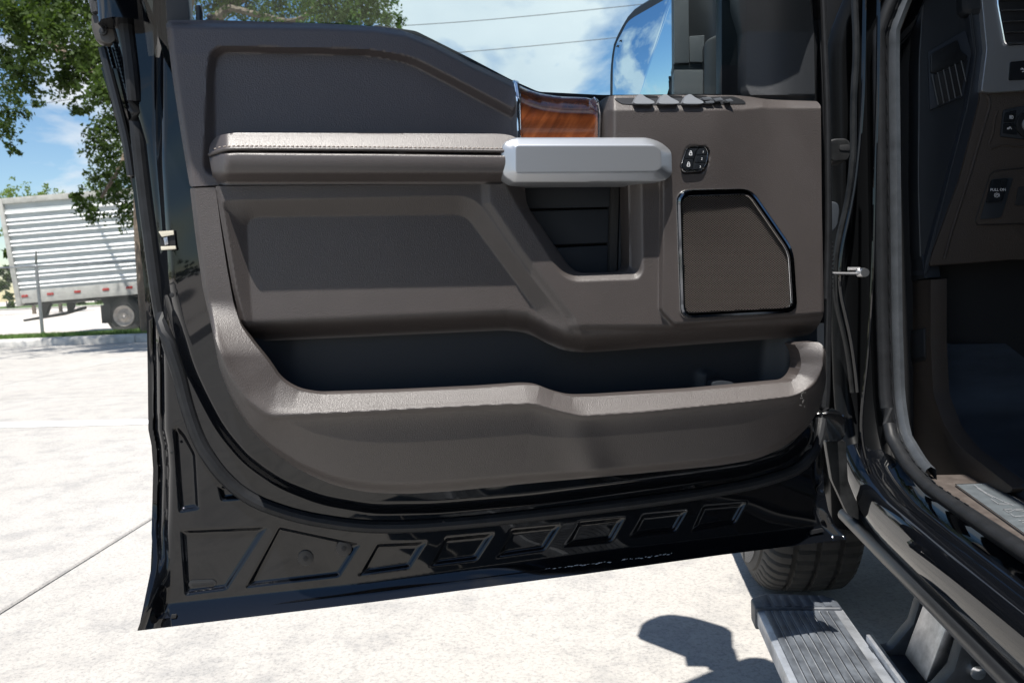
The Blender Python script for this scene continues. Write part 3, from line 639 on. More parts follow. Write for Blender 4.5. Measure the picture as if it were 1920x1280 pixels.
# ---- sail trim in front of the glass
SAIL = fillet([(1398, -90), (1398, 165), (1408, 180, 8), (1440, 188), (1528, 190, 3), (1526, 60), (1518, 0), (1508, -90)], 8)
hfield('sail_trim', SAIL, lambda x, y: .010+.03*np.sin(np.clip((x-1392)/150, 0, 1)*3.1)+.0004*np.maximum(0, 60-y)-.008*ss((y-178)/8), TEXPL, DOOR, 3.0, skirt=.05)
plate('glass_guide', [(1353, -90), (1398, -90), (1398, 185), (1353, 182)], -.012, .02, BLKPL, DOOR, 2, .002)
tpx('guide_lip', [(1388, -90), (1390, 178)], -.008, .004, RUBBER, DOOR, 8, 8)

# ---- exterior mirror, seen through the glass
MH = fillet([(1141, 335, 6), (1142, 130, 20), (1148, 80, 14), (1172, 34, 14), (1186, 17, 10), (1250, -22, 10), (1330, -60, 12), (1346, -40, 10), (1346, 335, 6)], 12)
MG = fillet([(1147, 330, 6), (1149, 120, 20), (1154, 84, 12), (1176, 42, 12), (1187, 33, 8), (1252, -4, 6), (1262, -6, 4), (1262, 330, 4)], 8)
MN = np.array([-.72, -.69, 0]); MN /= np.linalg.norm(MN); MO = bpy_([(1262, 100)], 1.50)[0]
def bpm(p, off=0): return hit(p, MO+MN*off, MN)
R0_ = resample(np.vstack([bpm(MH), bpm(MH)[:1]]), 60)[:-1]; c0_ = R0_.mean(0)
rg = [c0_+(R0_-c0_)*k_-MN*d_ for k_, d_ in ((.97, -.001), (1.0, .004), (1.02, .03), (.97, .07), (.84, .10), (.6, .122), (.25, .13))]
m = MB(); V = np.vstack(rg); f = [(0,)]; f = [(i*59+k_, i*59+(k_+1) % 59, (i+1)*59+(k_+1) % 59, (i+1)*59+k_) for i in range(6) for k_ in range(59)]+[tuple(range(58, -1, -1)), tuple(6*59+k_ for k_ in range(59))]
m.add(V, f); m.obj('mirror_housing', BLKPL, DOOR, autos=50)
plate('mirror_glass', MG, 0, .004, MIRROR, DOOR, 0, .0008, lambda p, q: bpm(p, .0055), MN)
ic = []
for (x, y) in ((1158, 88), (1163.5, 78)):
    ic += [[(x-2.4, y), (x+2, y-2.6)], [(x-1, y-2.4), (x+1.6, y+.8)]]
stroke_px(ic, 1.3, lambda p, q: bpm(p, .0062), 0, 'blind_spot_mark', DARK, DOOR)
AT = 1.47
for P, t_, mt in (([(1263, -60), (1291, -60), (1292, 118), (1264, 119)], -.012, TEXPL), ([(1292, 68), (1321, 66), (1320, 117), (1293, 117)], -.008, TEXPL), ([(1264, 131), (1320, 131), (1320, 260), (1263, 260)], -.014, TEXPL), ([(1263, 116), (1322, 115), (1322, 133), (1263, 133)], -.003, DARK)):
    plate('mirror_arm', P, 0, .05, mt, DOOR, 2, .003, lambda p, q, t_=t_: bpt(p, AT+t_), -TD)
plate('mirror_foot', [(1320, 260), (1320, 84), (1326, 74), (1354, 60), (1400, 60), (1400, 260)], 0, .05, BLKPL, DOOR, 6, .004, lambda p, q: bpt(p, AT-.03), -TD)

# ---- cab: body side round the door opening (profile swept along the opening line)
PATH = smoothline([(-1.2, .573), (1.18, .573), (1.40, .576), (1.50, .592), (1.585, .63), (1.614, .70), (1.625, .85), (1.628, 1.1), (1.63, 1.35), (1.622, 1.46), (1.58, 1.60), (1.50, 1.75), (1.44, 1.82)], 130, .12)
tt = np.gradient(PATH, axis=0); tt /= np.linalg.norm(tt, axis=1)[:, None]; nrm = np.stack([tt[:, 1], -tt[:, 0]], 1)   # away from the opening
def swept(s, n_, lean=True):
    n_ = np.where(PATH[:, 1] > .60, np.minimum(n_, .03)+np.maximum(n_-.03, 0)*np.clip(1-(PATH[:, 1]-.6)/.06, .15, 1), n_)[:, None]
    q = PATH+nrm*n_; ins = np.maximum(0, q[:, 1]-1.40)*.40 if lean else 0
    return SD*1.*0 + np.outer(s+ins, SD) + np.outer(q[:, 0], TD) + np.outer(q[:, 1], ZD)
prof = [(.540, -.004), (.528, .010), (.522, .030), (.508, .034), (.492, .020), (.474, .010), (.458, .016), (.450, .030), (.448, .060), (.451, .092), (.462, .100), (.49, .105), (.56, .104)]
IP = int(np.argmax(PATH[:, 1] > .62)); IT = int(np.argmax(PATH[:, 0] > 1.44))
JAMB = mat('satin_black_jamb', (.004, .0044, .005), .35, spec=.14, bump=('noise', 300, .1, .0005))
rails('body_side', [swept(a, b)[:IP+1] for a, b in prof], PAINT, TRUCK, IP+1, 60)
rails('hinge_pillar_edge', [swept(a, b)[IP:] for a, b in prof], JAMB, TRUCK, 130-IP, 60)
m = MB(); m.tube(np.outer(np.full(40, .452), SD)+np.outer(np.linspace(-1.2, 1.60, 40), TD)+np.outer(np.full(40, .474), ZD), .0125, 12); m.obj('rocker_moulding', BLKPL, TRUCK)
m = MB(); m.tube(swept(.534, -.004), .0115, 12); SEAL = m.obj('cab_weatherstrip', RUBBER, TRUCK)
rails('seal_trim_lip', [swept(.541, -.004), swept(.546, -.010), swept(.551, -.006)], BLKPL, TRUCK, 130)
# dotted retainer beside the weatherstrip
m = MB(); sw = swept(.546, -.011)
for i in range(IT-6, 122, 1): m.tube([sw[i]+(sw[i+1]-sw[i])*.2, sw[i]+(sw[i+1]-sw[i])*.6], .0012, 5)
tag(m.obj('lip_stitches', RUBBER, TRUCK), kind='stuff')
gp = mat('grey_pillar_rubber', (.05, .056, .064), .42, var=(25, .3))
q0 = [swept(a, b) for a, b in ((.550, -.004), (.553, -.012), (.560, -.017), (.569, -.012), (.572, .01))]
rails('pillar_trim', [q[IT:130] for q in q0], gp, TRUCK, 60)
# ridges of the hinge pillar
for nm, pts, t_, r in (('pillar_flange', [(1622, -60), (1618, 180), (1610, 290), (1600, 370), (1580, 460), (1575, 500), (1575, 545), (1596, 635), (1605, 702), (1608, 735)], 1.585, .0036),
                       ('pillar_flange', [(1648, -60), (1645, 180), (1641, 305), (1639, 425), (1637, 500), (1632, 600), (1625, 690), (1618, 745), (1614, 800), (1620, 850), (1640, 905), (1680, 960), (1730, 1003)], 1.50, .0032)):
    P = smoothline(pts, 60, 40); m = MB(); m.tube(bpt(P, t_), r, 8, flat=1); m.obj(nm, PAINT, TRUCK)
P = smoothline([(1600, -60), (1606, 100), (1600, 180), (1600, 290), (1592, 370), (1572, 450), (1566, 500), (1567, 560), (1590, 650), (1600, 735)], 60, 40); m = MB(); m.tube(bpt(P, 1.60), .0065, 8); m.obj('pillar_inner_flange', DUSTY, TRUCK)
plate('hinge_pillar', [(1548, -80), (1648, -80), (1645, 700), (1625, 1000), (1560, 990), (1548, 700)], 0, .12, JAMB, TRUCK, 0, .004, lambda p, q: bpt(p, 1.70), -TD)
# hinges, check strap, wiring boot
plate('hinge', [(1552, 264), (1566, 259), (1588, 259), (1596, 268), (1596, 292), (1590, 302), (1560, 304), (1552, 294)], 0, .06, DUSTY, TRUCK, 8, .006, lambda p, q: bpt(p, 1.46), -TD, 3)
plate('hinge_slot', [(1574, 272), (1594, 271), (1594, 283), (1574, 282)], 0, .004, DARK, TRUCK, 4, .0005, lambda p, q: bpt(p, 1.4585), -TD)
plate('hinge', [(1537, 776), (1550, 771), (1578, 774), (1587, 782), (1587, 815), (1578, 828), (1548, 828), (1537, 812)], 0, .06, PAINTG, TRUCK, 8, .006, lambda p, q: bpt(p, 1.44), -TD, 3)
plate('hinge_leaf', [(1548, 826), (1586, 826), (1590, 900), (1610, 950), (1612, 975), (1590, 965), (1560, 900)], 0, .02, DUSTY, TRUCK, 6, .003, lambda p, q: bpt(p, 1.50), -TD)
plate('wiring_boot', [(1544, 384), (1556, 376), (1572, 380), (1575, 396), (1571, 425), (1558, 438), (1556, 452), (1543, 452)], 0, .05, mat('blue_black_rubber', (.03, .036, .045), .45), TRUCK, 7, .006, lambda p, q: bpt(p, 1.47), -TD, 3)
m = MB()
for i in range(15):
    y = 456+i*8.3; x = 1552+2.5*math.sin(i*.22)-i*.25; c = bpt([(x, y)], 1.475)[0]; ring = [c+.0075*(SD*math.cos(a)+TD*math.sin(a)) for a in np.linspace(0, 6.283, 14)[:-1]]
    m.tube(ring, .0024, 6, closed=True)
m.tube(bpt([(1552, 450), (1553, 510), (1550, 585)], 1.475), .0062, 10); m.obj('wiring_conduit', RUBBER, TRUCK)
m = MB(); a, b = bpt([(1548, 512), (1618, 513)], 1.49); m.tube([a, b], .0035, 10, flat=.8)
a, b = bpt([(1590, 504), (1612, 504)], 1.50); m.tube([a, b], .0035, 8); m.obj('check_strap', STEEL, TRUCK)
m = MB(); c = bpt([(1620, 511)], 1.48)[0]; m.tube([c-TD*.006, c+TD*.004, c+TD*.02], [.0075, .0085, .0085], 14); m.obj('check_strap_pin', STEEL, TRUCK)
# sill trim and scuff plate
SILLM = mat('dusty_sill_plastic', (.062, .050, .044), .6, spec=.3, bump=('grain', 450, .3, .001), var=(45, .3, (.10, .085, .077)))
m = MB(); m.box(stz(.556, -1.2, .545), SD*.10, TD*2.70, ZD*.033); m.obj('sill_trim', SILLM, TRUCK, bevel=.006)
rails('sill_outer_edge', [np.array([stz(.538, t_, .556+.01*0) for t_ in (-1.2, 1.42)]), np.array([stz(.545, t_, .572) for t_ in (-1.2, 1.45)]), np.array([stz(.558, t_, .5775) for t_ in (-1.2, 1.47)])], RUBBER, TRUCK, 20)
SP = bpz([(1791, 908), (1857, 906), (2200, 1105), (2200, 1200)], .5815)
PLT = mat('brushed_scuff_plate', (.085, .098, .108), .45, metal=.0, var=(60, .25), bump=('noise', 400, .2, .0006))
m = MB(); m.prism(SP, -ZD*.004); m.obj('scuff_plate', PLT, TRUCK, bevel=.0006)
k = lambda P: [(1780+a/9.843, 890+b/9.843) for a, b in P]
m = MB(); m.tube(np.vstack([SP, SP[:1]])+ZD*.0004, .0008, 5); m.obj('scuff_plate_edge', CHROME, TRUCK)
stroke_px([k(q) for q in ([(460, 180), (530, 230), (700, 340), (860, 420), (1000, 490), (1120, 530), (1180, 560)], [(510, 235), (700, 355), (800, 410)], [(770, 440), (910, 530), (1120, 535)], [(985, 635), (1150, 625)], [(1000, 630), (1090, 690), (1220, 630), (1350, 630)], [(1220, 645), (1400, 670)], [(1130, 710), (1200, 765), (1400, 750)], [(1280, 830), (1330, 842), (1400, 832)], [(1350, 880), (1400, 870)])], 1.3, lambda p, q: bpz(p, .5822), 0, 'scuff_plate_lettering', ALU, TRUCK)
# kick panel, fuse cover, footwell
plate('kick_panel', [(1675, 530, 1), (1745, 524, 1), (1745, 640), (1750, 740), (1772, 800), (1800, 838), (1900, 915), (1890, 925), (1790, 892), (1728, 890), (1690, 800), (1672, 700), (1670, 600)], 0, .03, BROWND, TRUCK, 14, .004, lambda p, q: bps(p, .634), -SD)
plate('end_cap_foot', [(1692, 480), (1727, 477), (1734, 522), (1690, 530)], 0, .03, LINER, TRUCK, 2, .002, lambda p, q: bps(p, .632), -SD)
plate('fuse_cover', [(1700, 622), (1734, 614), (1734, 676), (1700, 682)], 0, .004, DARK, TRUCK, 2, .0008, lambda p, q: bps(p, .6315), -SD)
plate('fuse_cover_latch', [(1706, 622), (1732, 616), (1732, 668), (1706, 674)], 0, .004, LINER, TRUCK, 2, .0008, lambda p, q: bps(p, .6295), -SD)
m = MB(); m.box(stz(.655, -1.2, .44), SD*1.45, TD*3.3, ZD*.07); m.obj('cab_floor', DARK, TRUCK)
# floor mat: a tray with a raised rim against the sill
MR = [(1745, 640), (1754, 720), (1766, 770), (1792, 812), (1852, 872), (1925, 915), (2100, 990)]
ra = bps(smoothline(MR, 40, 20), .652); rb_ = bps(smoothline([(x+12, y-3) for x, y in MR], 40, 20), .664)
rc = np.array([q+SD*.035-ZD*.012+TD*.02 for q in rb_]); rd = np.array([q+SD*.22-ZD*.02+TD*.06 for q in rb_]); re_ = np.array([q+SD*.5-ZD*.03+TD*.08 for q in rb_])
rails('floor_mat', [ra-ZD*.05, ra, rb_, rc, rd, re_], MATF, TRUCK, 40, 70)
# ---- dashboard
dsh = MB(); P = fillet([(1838, 172, 4), (1960, 162), (1960, 486), (1900, 487), (1745, 499, 6), (1742, 492), (1800, 335), (1838, 186)], 4)
dsh.prism(bpt(P, 1.665), TD*.35+ZD*.0)
DASH = dsh.obj('dashboard', BROWND, TRUCK, bevel=.004)
Tq = lambda t_: (lambda p, q: bpt(p, t_))
plate('dash_end_cap', [(1736, -80), (1800, -80), (1822, 60), (1828, 105), (1812, 200), (1780, 320), (1734, 515), (1724, 476), (1721, 340), (1722, 120)], 0, .2, LINER, DASH, 4, .003, Tq(1.69), -TD)
plate('dash_side_band', [(1806, -80), (1838, -80), (1849, 92), (1838, 190), (1800, 332), (1742, 505), (1732, 518), (1736, 490), (1782, 320), (1814, 195), (1827, 104), (1820, 55)], 0, .2, mat('blue_black_plastic', (.022, .027, .036), .4, bump=('noise', 900, .3, .0006)), DASH, 3, .003, Tq(1.672), -TD)
tpx('end_cap_seam', [(1812, -60), (1830, 104), (1814, 200), (1782, 322), (1736, 512)], 0, .0012, LINER, DASH, 6, 30, 10, lambda p, q: bpt(p, 1.668))
tpx('end_cap_edge', [(1735, -60), (1724, 110), (1722, 350), (1726, 480)], 0, .0015, gp, DASH, 6, 20, 10, lambda p, q: bpt(p, 1.688))
# demister vent in the end cap
plate('side_vent_frame', [(1741, 97), (1810, 57), (1822, 98), (1806, 181), (1744, 206)], 0, .02, mat('vent_frame_plastic', (.03, .037, .05), .35), DASH, 3, .002, Tq(1.684), -TD)
plate('side_vent_opening', [(1752, 140), (1815, 112), (1802, 178), (1759, 198)], 0, .004, DARK, DASH, 2, .0005, Tq(1.681), -TD)
plate('side_vent_flap', [(1745, 102), (1796, 74), (1802, 96), (1816, 106), (1808, 116), (1756, 138), (1745, 136)], 0, .01, BLKPL, DASH, 4, .002, Tq(1.679), -TD)
for a, b in zip([(820, 780), (880, 755), (940, 730), (1000, 700), (1060, 670), (1125, 635)], [(885, 1095), (945, 1080), (1005, 1055), (1065, 1025), (1130, 1000), (1175, 850)]):
    m = MB(); p = bpt([(1600+a[0]/5.566, a[1]/5.566), (1600+b[0]/5.566, b[1]/5.566)], 1.6775); m.tube(p, .0013, 6); m.obj('side_vent_slat', gp, DASH)
em = [[(1752, 108), (1758, 104)], [(1752, 108), (1753, 114)], [(1763, 104), (1764, 109), (1768, 106)], [(1772, 100), (1778, 97), (1773, 104), (1779, 101)], [(1783, 93), (1790, 90)], [(1783, 93), (1784, 99), (1792, 95), (1791, 89)]]
stroke_px(em, .9, Tq(1.6775), 0, 'side_vent_emboss', LINER, DASH)
# silver centre bezel with the air vent
BZ = [(1832, -80), (1850, -80), (1866, 60), (1873, 100), (1862, 160), (1970, 150), (1970, 168), (1858, 176), (1840, 172), (1851, 92)]
plate('vent_bezel', [(1833, -80), (1960, -80), (1960, 167), (1858, 174), (1840, 171), (1850, 92)], 0, .05, SILVER, DASH, 4, .006, Tq(1.655), -TD, 3)
plate('vent_opening', [(1868, -80), (1960, -80), (1960, 80), (1890, 84), (1884, 76), (1872, 10)], 0, .004, DARK, DASH, 3, .0008, Tq(1.6535), -TD)
m = MB(); m.tube(bpt(fillet([(1866, -80), (1871, 10), (1884, 80), (1890, 85), (1960, 81)], 4, 4, False), 1.652), .0016, 6); m.obj('vent_chrome_trim', CHROME, DASH)
for i in range(-2, 4):
    y = 20.5+i*20.5; m = MB(); m.tube(bpt([(1878+(i*3.2), y), (1970, y-3.5)], 1.650), .0022, 8, flat=.7); m.obj('vent_slat', STEEL, DASH)
plate('bezel_button', [(1894, 116), (1960, 110), (1960, 148), (1891, 151)], 0, .006, GLOSSB, DASH, 4, .001, Tq(1.6525), -TD)
stroke_px([[(1914, 130), (1919, 130)], [(1916, 128), (1922, 132)], [(1917, 135), (1922, 133)]], 1.4, Tq(1.6515), 0, 'bezel_button_icon', WHITEP, DASH)
# light switch cluster
plate('light_switch_panel', [(1882, 206), (1960, 190), (1960, 266), (1876, 256)], 0, .01, LINER, DASH, 4, .002, Tq(1.661), -TD)
plate('light_switch_button', [(1885, 211), (1906, 206), (1903, 229), (1882, 229)], 0, .004, GLOSSB, DASH, 2, .0008, Tq(1.659), -TD)
plate('light_switch_button', [(1882, 231), (1902, 231), (1908, 253), (1881, 250)], 0, .004, GLOSSB, DASH, 2, .0008, Tq(1.659), -TD)
disc_px('light_knob', 1932, 233, 26, 0, .012, BLKPL, DASH, .002, Tq(1.655), -TD, 32); disc_px('light_knob_cap', 1932, 233, 14, 0, .006, SILVER, DASH, .002, Tq(1.651), -TD, 24)
stroke_px([[(1893.5, 217), (1893.5, 223)], [(1895.2, 217), (1895.2, 223)], [(1897, 217), (1899, 217.5), (1900, 220), (1899, 222.5), (1897, 223), (1897, 217)]], .9, Tq(1.6578), 0, 'fog_lamp_icon', WHITEP, DASH)
stroke_px([[(1888.5, 242), (1892, 242), (1893, 238.5), (1895, 239), (1896, 242), (1897, 242)], [(1889, 241), (1891, 239.5)]], 1.2, Tq(1.6578), 0, 'cargo_lamp_icon', WHITEP, DASH)
tpx('dash_crease', [(1848, 178), (1855, 186), (1855, 200), (1843, 240), (1820, 320), (1785, 430), (1770, 485)], 0, .0035, BROWND, DASH, 8, 40, 12, Tq(1.6655))
tpx('dash_crease', [(1870, 208), (1864, 225), (1862, 250), (1853, 272), (1856, 282), (1872, 272), (1930, 276)], 0, .0025, BROWND, DASH, 8, 40, 10, Tq(1.6655))
# parking brake switch
plate('brake_panel', [(1862, 321), (1970, 312), (1970, 417), (1831, 421), (1829, 414), (1857, 326)], 0, .004, BROWND, DASH, 4, .001, Tq(1.662), -TD)
tpx('brake_panel_seam', [(1970, 311), (1866, 320), (1857, 327), (1828, 415), (1832, 422), (1970, 418)], 0, .0009, DARK, DASH, 6, 40, 3, Tq(1.6615))
plate('brake_pocket', [(1860, 336), (1900, 333), (1878, 405), (1872, 409), (1838, 411)], 0, .002, LINER, DASH, 3, .0005, Tq(1.6595), -TD)
plate('brake_switch', [(1861, 337), (1890, 334), (1880, 377), (1850, 380)], 0, .008, GLOSSB, DASH, 3, .0015, Tq(1.654), -TD)
text_px('brake_switch_text', 'PULL ON', 1871.5, 356, 7.2, Tq(1.6532), 0, WHITEP, DASH, .05, -.02)
text_px('brake_switch_symbol', 'P', 1869, 366, 6, Tq(1.6532), 0, WHITEP, DASH)
stroke_px([[(1865.5, 362.5), (1864.2, 366), (1865.5, 369.5)], [(1872.8, 362.5), (1874, 366), (1872.8, 369.5)], [(1866.5, 363), (1866, 366), (1867, 369.5), (1870, 370), (1872, 367), (1871.5, 363), (1868, 362), (1866.5, 363)]], .7, Tq(1.6532), 0, 'brake_symbol_ring', WHITEP, DASH)
plate('dash_pocket', [(1910, 350), (1970, 346), (1970, 386), (1903, 385)], 0, .004, DARK, DASH, 3, .0008, Tq(1.660), -TD)
m = MB(); m.box(stz(.872, 1.668, .95), SD*1.18, TD*.3, ZD*.33); m.obj('dash_fascia', BROWND, TRUCK, bevel=.02, bseg=3)
m = MB(); m.box(stz(.70, 1.660, 1.43), SD*1.36, TD*.42, ZD*.07); m.box(stz(.905, 1.664, 1.29), SD*1.12, TD*.3, ZD*.13); m.obj('dash_pad', LINER, TRUCK, bevel=.02, bseg=3)
m = MB(); m.box(stz(.60, 1.74, .45), SD*1.55, TD*.35, ZD*1.0); m.obj('firewall', DARK, TRUCK)
# ---- rest of the cab: roof, far side, back, glass, hood, fender (they shade the interior and the ground)
m = MB(); m.box(stz(.590, -1.3, 1.84), SD*1.47, TD*2.82, ZD*.075); m.obj('roof', PAINT, TRUCK, bevel=.03, bseg=3)
m = MB(); m.box(stz(2.10, -1.3, .45), SD*.08, TD*3.2, ZD*.9); m.box(stz(2.02, -1.3, 1.351), SD*.08, TD*2.3, ZD*.48); m.obj('far_side', PAINT, TRUCK, bevel=.01)
m = MB(); m.box(stz(.50, -1.36, .45), SD*1.6, TD*.06, ZD*1.40); m.obj('cab_back', PAINT, TRUCK, bevel=.01)
m = MB(); m.box(stz(.47, -1.25, .56), SD*.10, TD*1.45, ZD*.78); m.obj('rear_door', PAINT, TRUCK, bevel=.02)
m = MB(); m.tube([stz(.53, .26, .56), stz(.53, .26, 1.32), stz(.72, .24, 1.86)], .055, 10); m.obj('centre_pillar', PAINT, TRUCK)
for s0_, s1_ in ((.53, .70), (2.07, 2.02)): m = MB(); m.tube([stz(s0_, 1.80, 1.24), stz(s1_, 1.50, 1.86)], .045, 10); m.obj('windscreen_pillar', PAINT, TRUCK)
m = MB(); m.add([stz(.58, 2.1, 1.24), stz(2.05, 2.1, 1.24), stz(2.0, 1.53, 1.87), stz(.74, 1.53, 1.87)], [(0, 1, 2, 3)]); m.obj('windscreen', GLASS, TRUCK, smooth=False)
hd = [(1.86, 1.20), (2.2, 1.235), (2.9, 1.20), (3.25, 1.12), (3.36, .95), (3.38, .6), (3.3, .5)]
rails('hood', [np.array([stz(s_, t_, z_-dz) for t_, z_ in hd]) for s_, dz in ((.42, .10), (.44, .05), (.50, .01), (.75, 0), (1.25, .01), (1.75, 0), (2.0, .01), (2.06, .05), (2.08, .10))], PAINT, TRUCK, 40, 50)
wc = (2.47, .405)
arch = [(wc[0]+.50*math.cos(a), wc[1]+.50*math.sin(a)) for a in np.linspace(math.pi*1.0-.1, .1, 20)]
fo = [(1.73, .50), (1.78, .46)]+arch+[(3.15, .5), (3.30, .6), (3.33, 1.0), (3.2, 1.06), (2.2, 1.14), (1.75, 1.14)]
m = MB(); m.prism([stz(.425, a, b) for a, b in fo], SD*.03); m.obj('front_fender', PAINT, TRUCK, autos=40, bevel=.004)
m = MB()
ar = [(wc[0]+.50*math.cos(a), wc[1]+.50*math.sin(a)) for a in np.linspace(math.pi+.1, -.1, 24)]
for (a, b), (c_, d_) in zip(ar[:-1], ar[1:]): m.add([stz(.44, a, b), stz(.44, c_, d_), stz(.80, c_, d_), stz(.80, a, b)], [(0, 1, 2, 3)])
m.obj('wheel_arch_liner', DARK, TRUCK)
m = MB(); m.box(stz(.62, -1.3, .34), SD*1.4, TD*3.05, ZD*.09); m.box(stz(.85, 2.0, .5), SD*.9, TD*1.3, ZD*.5); m.obj('underbody', DARK, TRUCK)
# ---- front wheel
def lathe(prof, c, ax, nseg, rmod=None):
    ax = np.asarray(ax, float); e1 = ZD; e2 = np.cross(ax, e1); V = []; f = []; np_ = len(prof)
    for k_ in range(nseg):
        a = 2*math.pi*k_/nseg
        for j, (s_, r_) in enumerate(prof): rr = r_+(rmod(k_, j) if rmod else 0); V.append(c+ax*s_+(e1*math.cos(a)+e2*math.sin(a))*rr)
    for k_ in range(nseg):
        for j in range(np_-1): a = k_*np_+j; b = ((k_+1) % nseg)*np_+j; f.append((a, a+1, b+1, b))
    return V, f
WCc = stz(.40, wc[0], wc[1]-.002)
RIMP = [(.03, .02), (.028, .08), (.045, .09), (.05, .2), (.02, .225), (.008, .238), (.02, .245), (.2, .24)]
V, f = lathe(RIMP, WCc, SD, 60, lambda k_, j: 0); WHEEL = obj('front_wheel', V, f, STEEL, TRUCK, True, None, 40)
TP = [(.018, .243), (.004, .26), (-.006, .29), (-.008, .32), (-.002, .345), (.004, .348), (.004, .356), (.014, .378), (.026, .392), (.04, .400), (.066, .4045), (.068, .394), (.080, .394), (.082, .4055), (.124, .407), (.126, .395), (.138, .395), (.140, .407), (.182, .4055), (.184, .394), (.196, .394), (.198, .4045), (.236, .400), (.25, .388), (.262, .36), (.27, .30), (.262, .25)]
def tread(k_, j):
    if 7 <= j <= 10 or 21 <= j <= 23: return -.012 if k_ % 5 == 0 else 0
    if j in (13, 14, 17, 18): return -.010 if (k_+2) % 5 == 0 else 0
    return 0
V, f = lathe(TP, WCc, SD, 300, tread); obj('tyre', V, f, TYRE, WHEEL, True, None, 30)
# raised lettering blocks on the sidewall
V = []; f = []
e1, e2 = ZD, np.cross(SD, ZD)
for i in range(40):
    a = math.radians(100+i*4.0+ (i//8)*6); da = math.radians(1.3); k_ = len(V)
    for rr in (.285, .325):
        for aa in (a-da, a+da): V.append(WCc+SD*(-.0095 if rr < .3 else -.010)+(e1*math.cos(aa)+e2*math.sin(aa))*rr)
    f.append((k_, k_+1, k_+3, k_+2))
tag(obj('sidewall_lettering', V, f, mat('worn_sidewall_rubber', (.2, .19, .18), .7), WHEEL, False), kind='stuff')
# ---- deployed running board with its arm
BS0, BS1, BZ_ = .272, .437, .300
m = MB(); m.box(stz(BS0, -1.1, BZ_-.035), SD*(BS1-BS0), TD*2.665, ZD*.034); BOARD = m.obj('running_board', ALU, TRUCK, bevel=.006)
RIBM = mat('dusty_ribbed_rubber', (.03, .034, .042), .5, var=(16, .5, (.13, .145, .165), (1.6, 1.0, 1)), bump=('noise', 300, .3, .001))
for i in range(9):
    s0 = BS0+.013+i*.0148; m = MB(); m.box(stz(s0, -1.1, BZ_-.0012), SD*.0120, TD*2.645, ZD*.0042); m.obj('tread_rib', RIBM, BOARD, bevel=.0012)
CAPM = mat('end_cap_plastic', (.035, .042, .055), .5, var=(30, .4, (.09, .10, .115)))
cp = fillet([(0, 0, .002), (0, .045, .03), (.035, .072, .03), (BS1-BS0-.02, .062, .015), (BS1-BS0, .045, .015), (BS1-BS0, 0, .002)], .01)
m = MB(); m.prism([stz(BS0-.004+a, 1.552+b, BZ_-.040) for a, b in cp], ZD*.045); m.obj('board_end_cap', CAPM, BOARD, bevel=.005, bseg=3)
for i in range(7):
    s0 = BS0+.016+i*.019; m = MB(); m.box(stz(s0, 1.557, BZ_+.0045), SD*.013, TD*.052, ZD*.002); m.obj('cap_rib', CAPM, BOARD, bevel=.0008)
ARMM = mat('black_cast_arm', (.014, .017, .022), .45, var=(30, .4, (.035, .042, .052)), bump=('noise', 250, .3, .001))
m = MB(); m.prism([stz(s_, 1.22, z_) for s_, z_ in ((.43, .262), (.43, .298), (.465, .305), (.50, .35), (.525, .44), (.60, .44), (.585, .33), (.50, .25))], TD*.028)
m.prism([stz(s_, 1.38, z_) for s_, z_ in ((.43, .262), (.43, .298), (.465, .305), (.50, .35), (.525, .44), (.60, .44), (.585, .33), (.50, .25))], TD*.028)
m.box(stz(.43, 1.248, .262), SD*.06, TD*.132, ZD*.034); m.obj('step_arm', ARMM, BOARD, bevel=.005)
m = MB(); m.prism([stz(.475, 1.262, .31), stz(.52, 1.262, .44), stz(.55, 1.262, .44), stz(.505, 1.262, .30)], TD*.09); m.obj('step_link', STEEL, BOARD, bevel=.004)
m = MB(); m.box(stz(.438, 1.19, .283), SD*.012, TD*.24, ZD*.026); m.obj('arm_flange', ALU, BOARD, bevel=.002)
m = MB(); c = stz(.53, 1.22, .352); m.tube([c-TD*.012, c-TD*.010, c, c+TD*.006], [.004, .011, .013, .013], 14); m.obj('pivot_bolt', CHROME, BOARD)

# ================================================================== background
gz = .155
tb = MB(); tb.add([k0-KD*70+KN*.28+ZD*gz, k0+KD*70+KN*.28+ZD*gz, k0+KD*70+KN*2.6+ZD*gz, k0-KD*70+KN*2.6+ZD*gz], [(0, 1, 2, 3)])
tag(tb.obj('grass_verge', TURF, smooth=False), kind='structure')
def blades(name, n_, fn, h, mt, label, cat):
    P = np.array([fn() for _ in range(n_)]); a = RNG.uniform(0, 6.28, n_); hh = RNG.uniform(.5, 1.2, n_)*h; ln = RNG.normal(0, .3, (n_, 2))*hh[:, None]
    dx = np.stack([np.cos(a), np.sin(a), 0*a], 1)*.006; top = np.stack([ln[:, 0], ln[:, 1], hh], 1)
    V = np.stack([P-dx, P+dx, P+top], 1).reshape(-1, 3); f = [(3*i, 3*i+1, 3*i+2) for i in range(n_)]
    o = obj(name, V, f, mt, None, False); tag(o, label, cat, kind='stuff'); return o
blades('grass', 14000, lambda: k0+KD*random.uniform(-3, 9)+KN*random.uniform(.3, 1.5)+ZD*gz, .09, GRASS, 'short green grass growing along the kerb', 'grass')
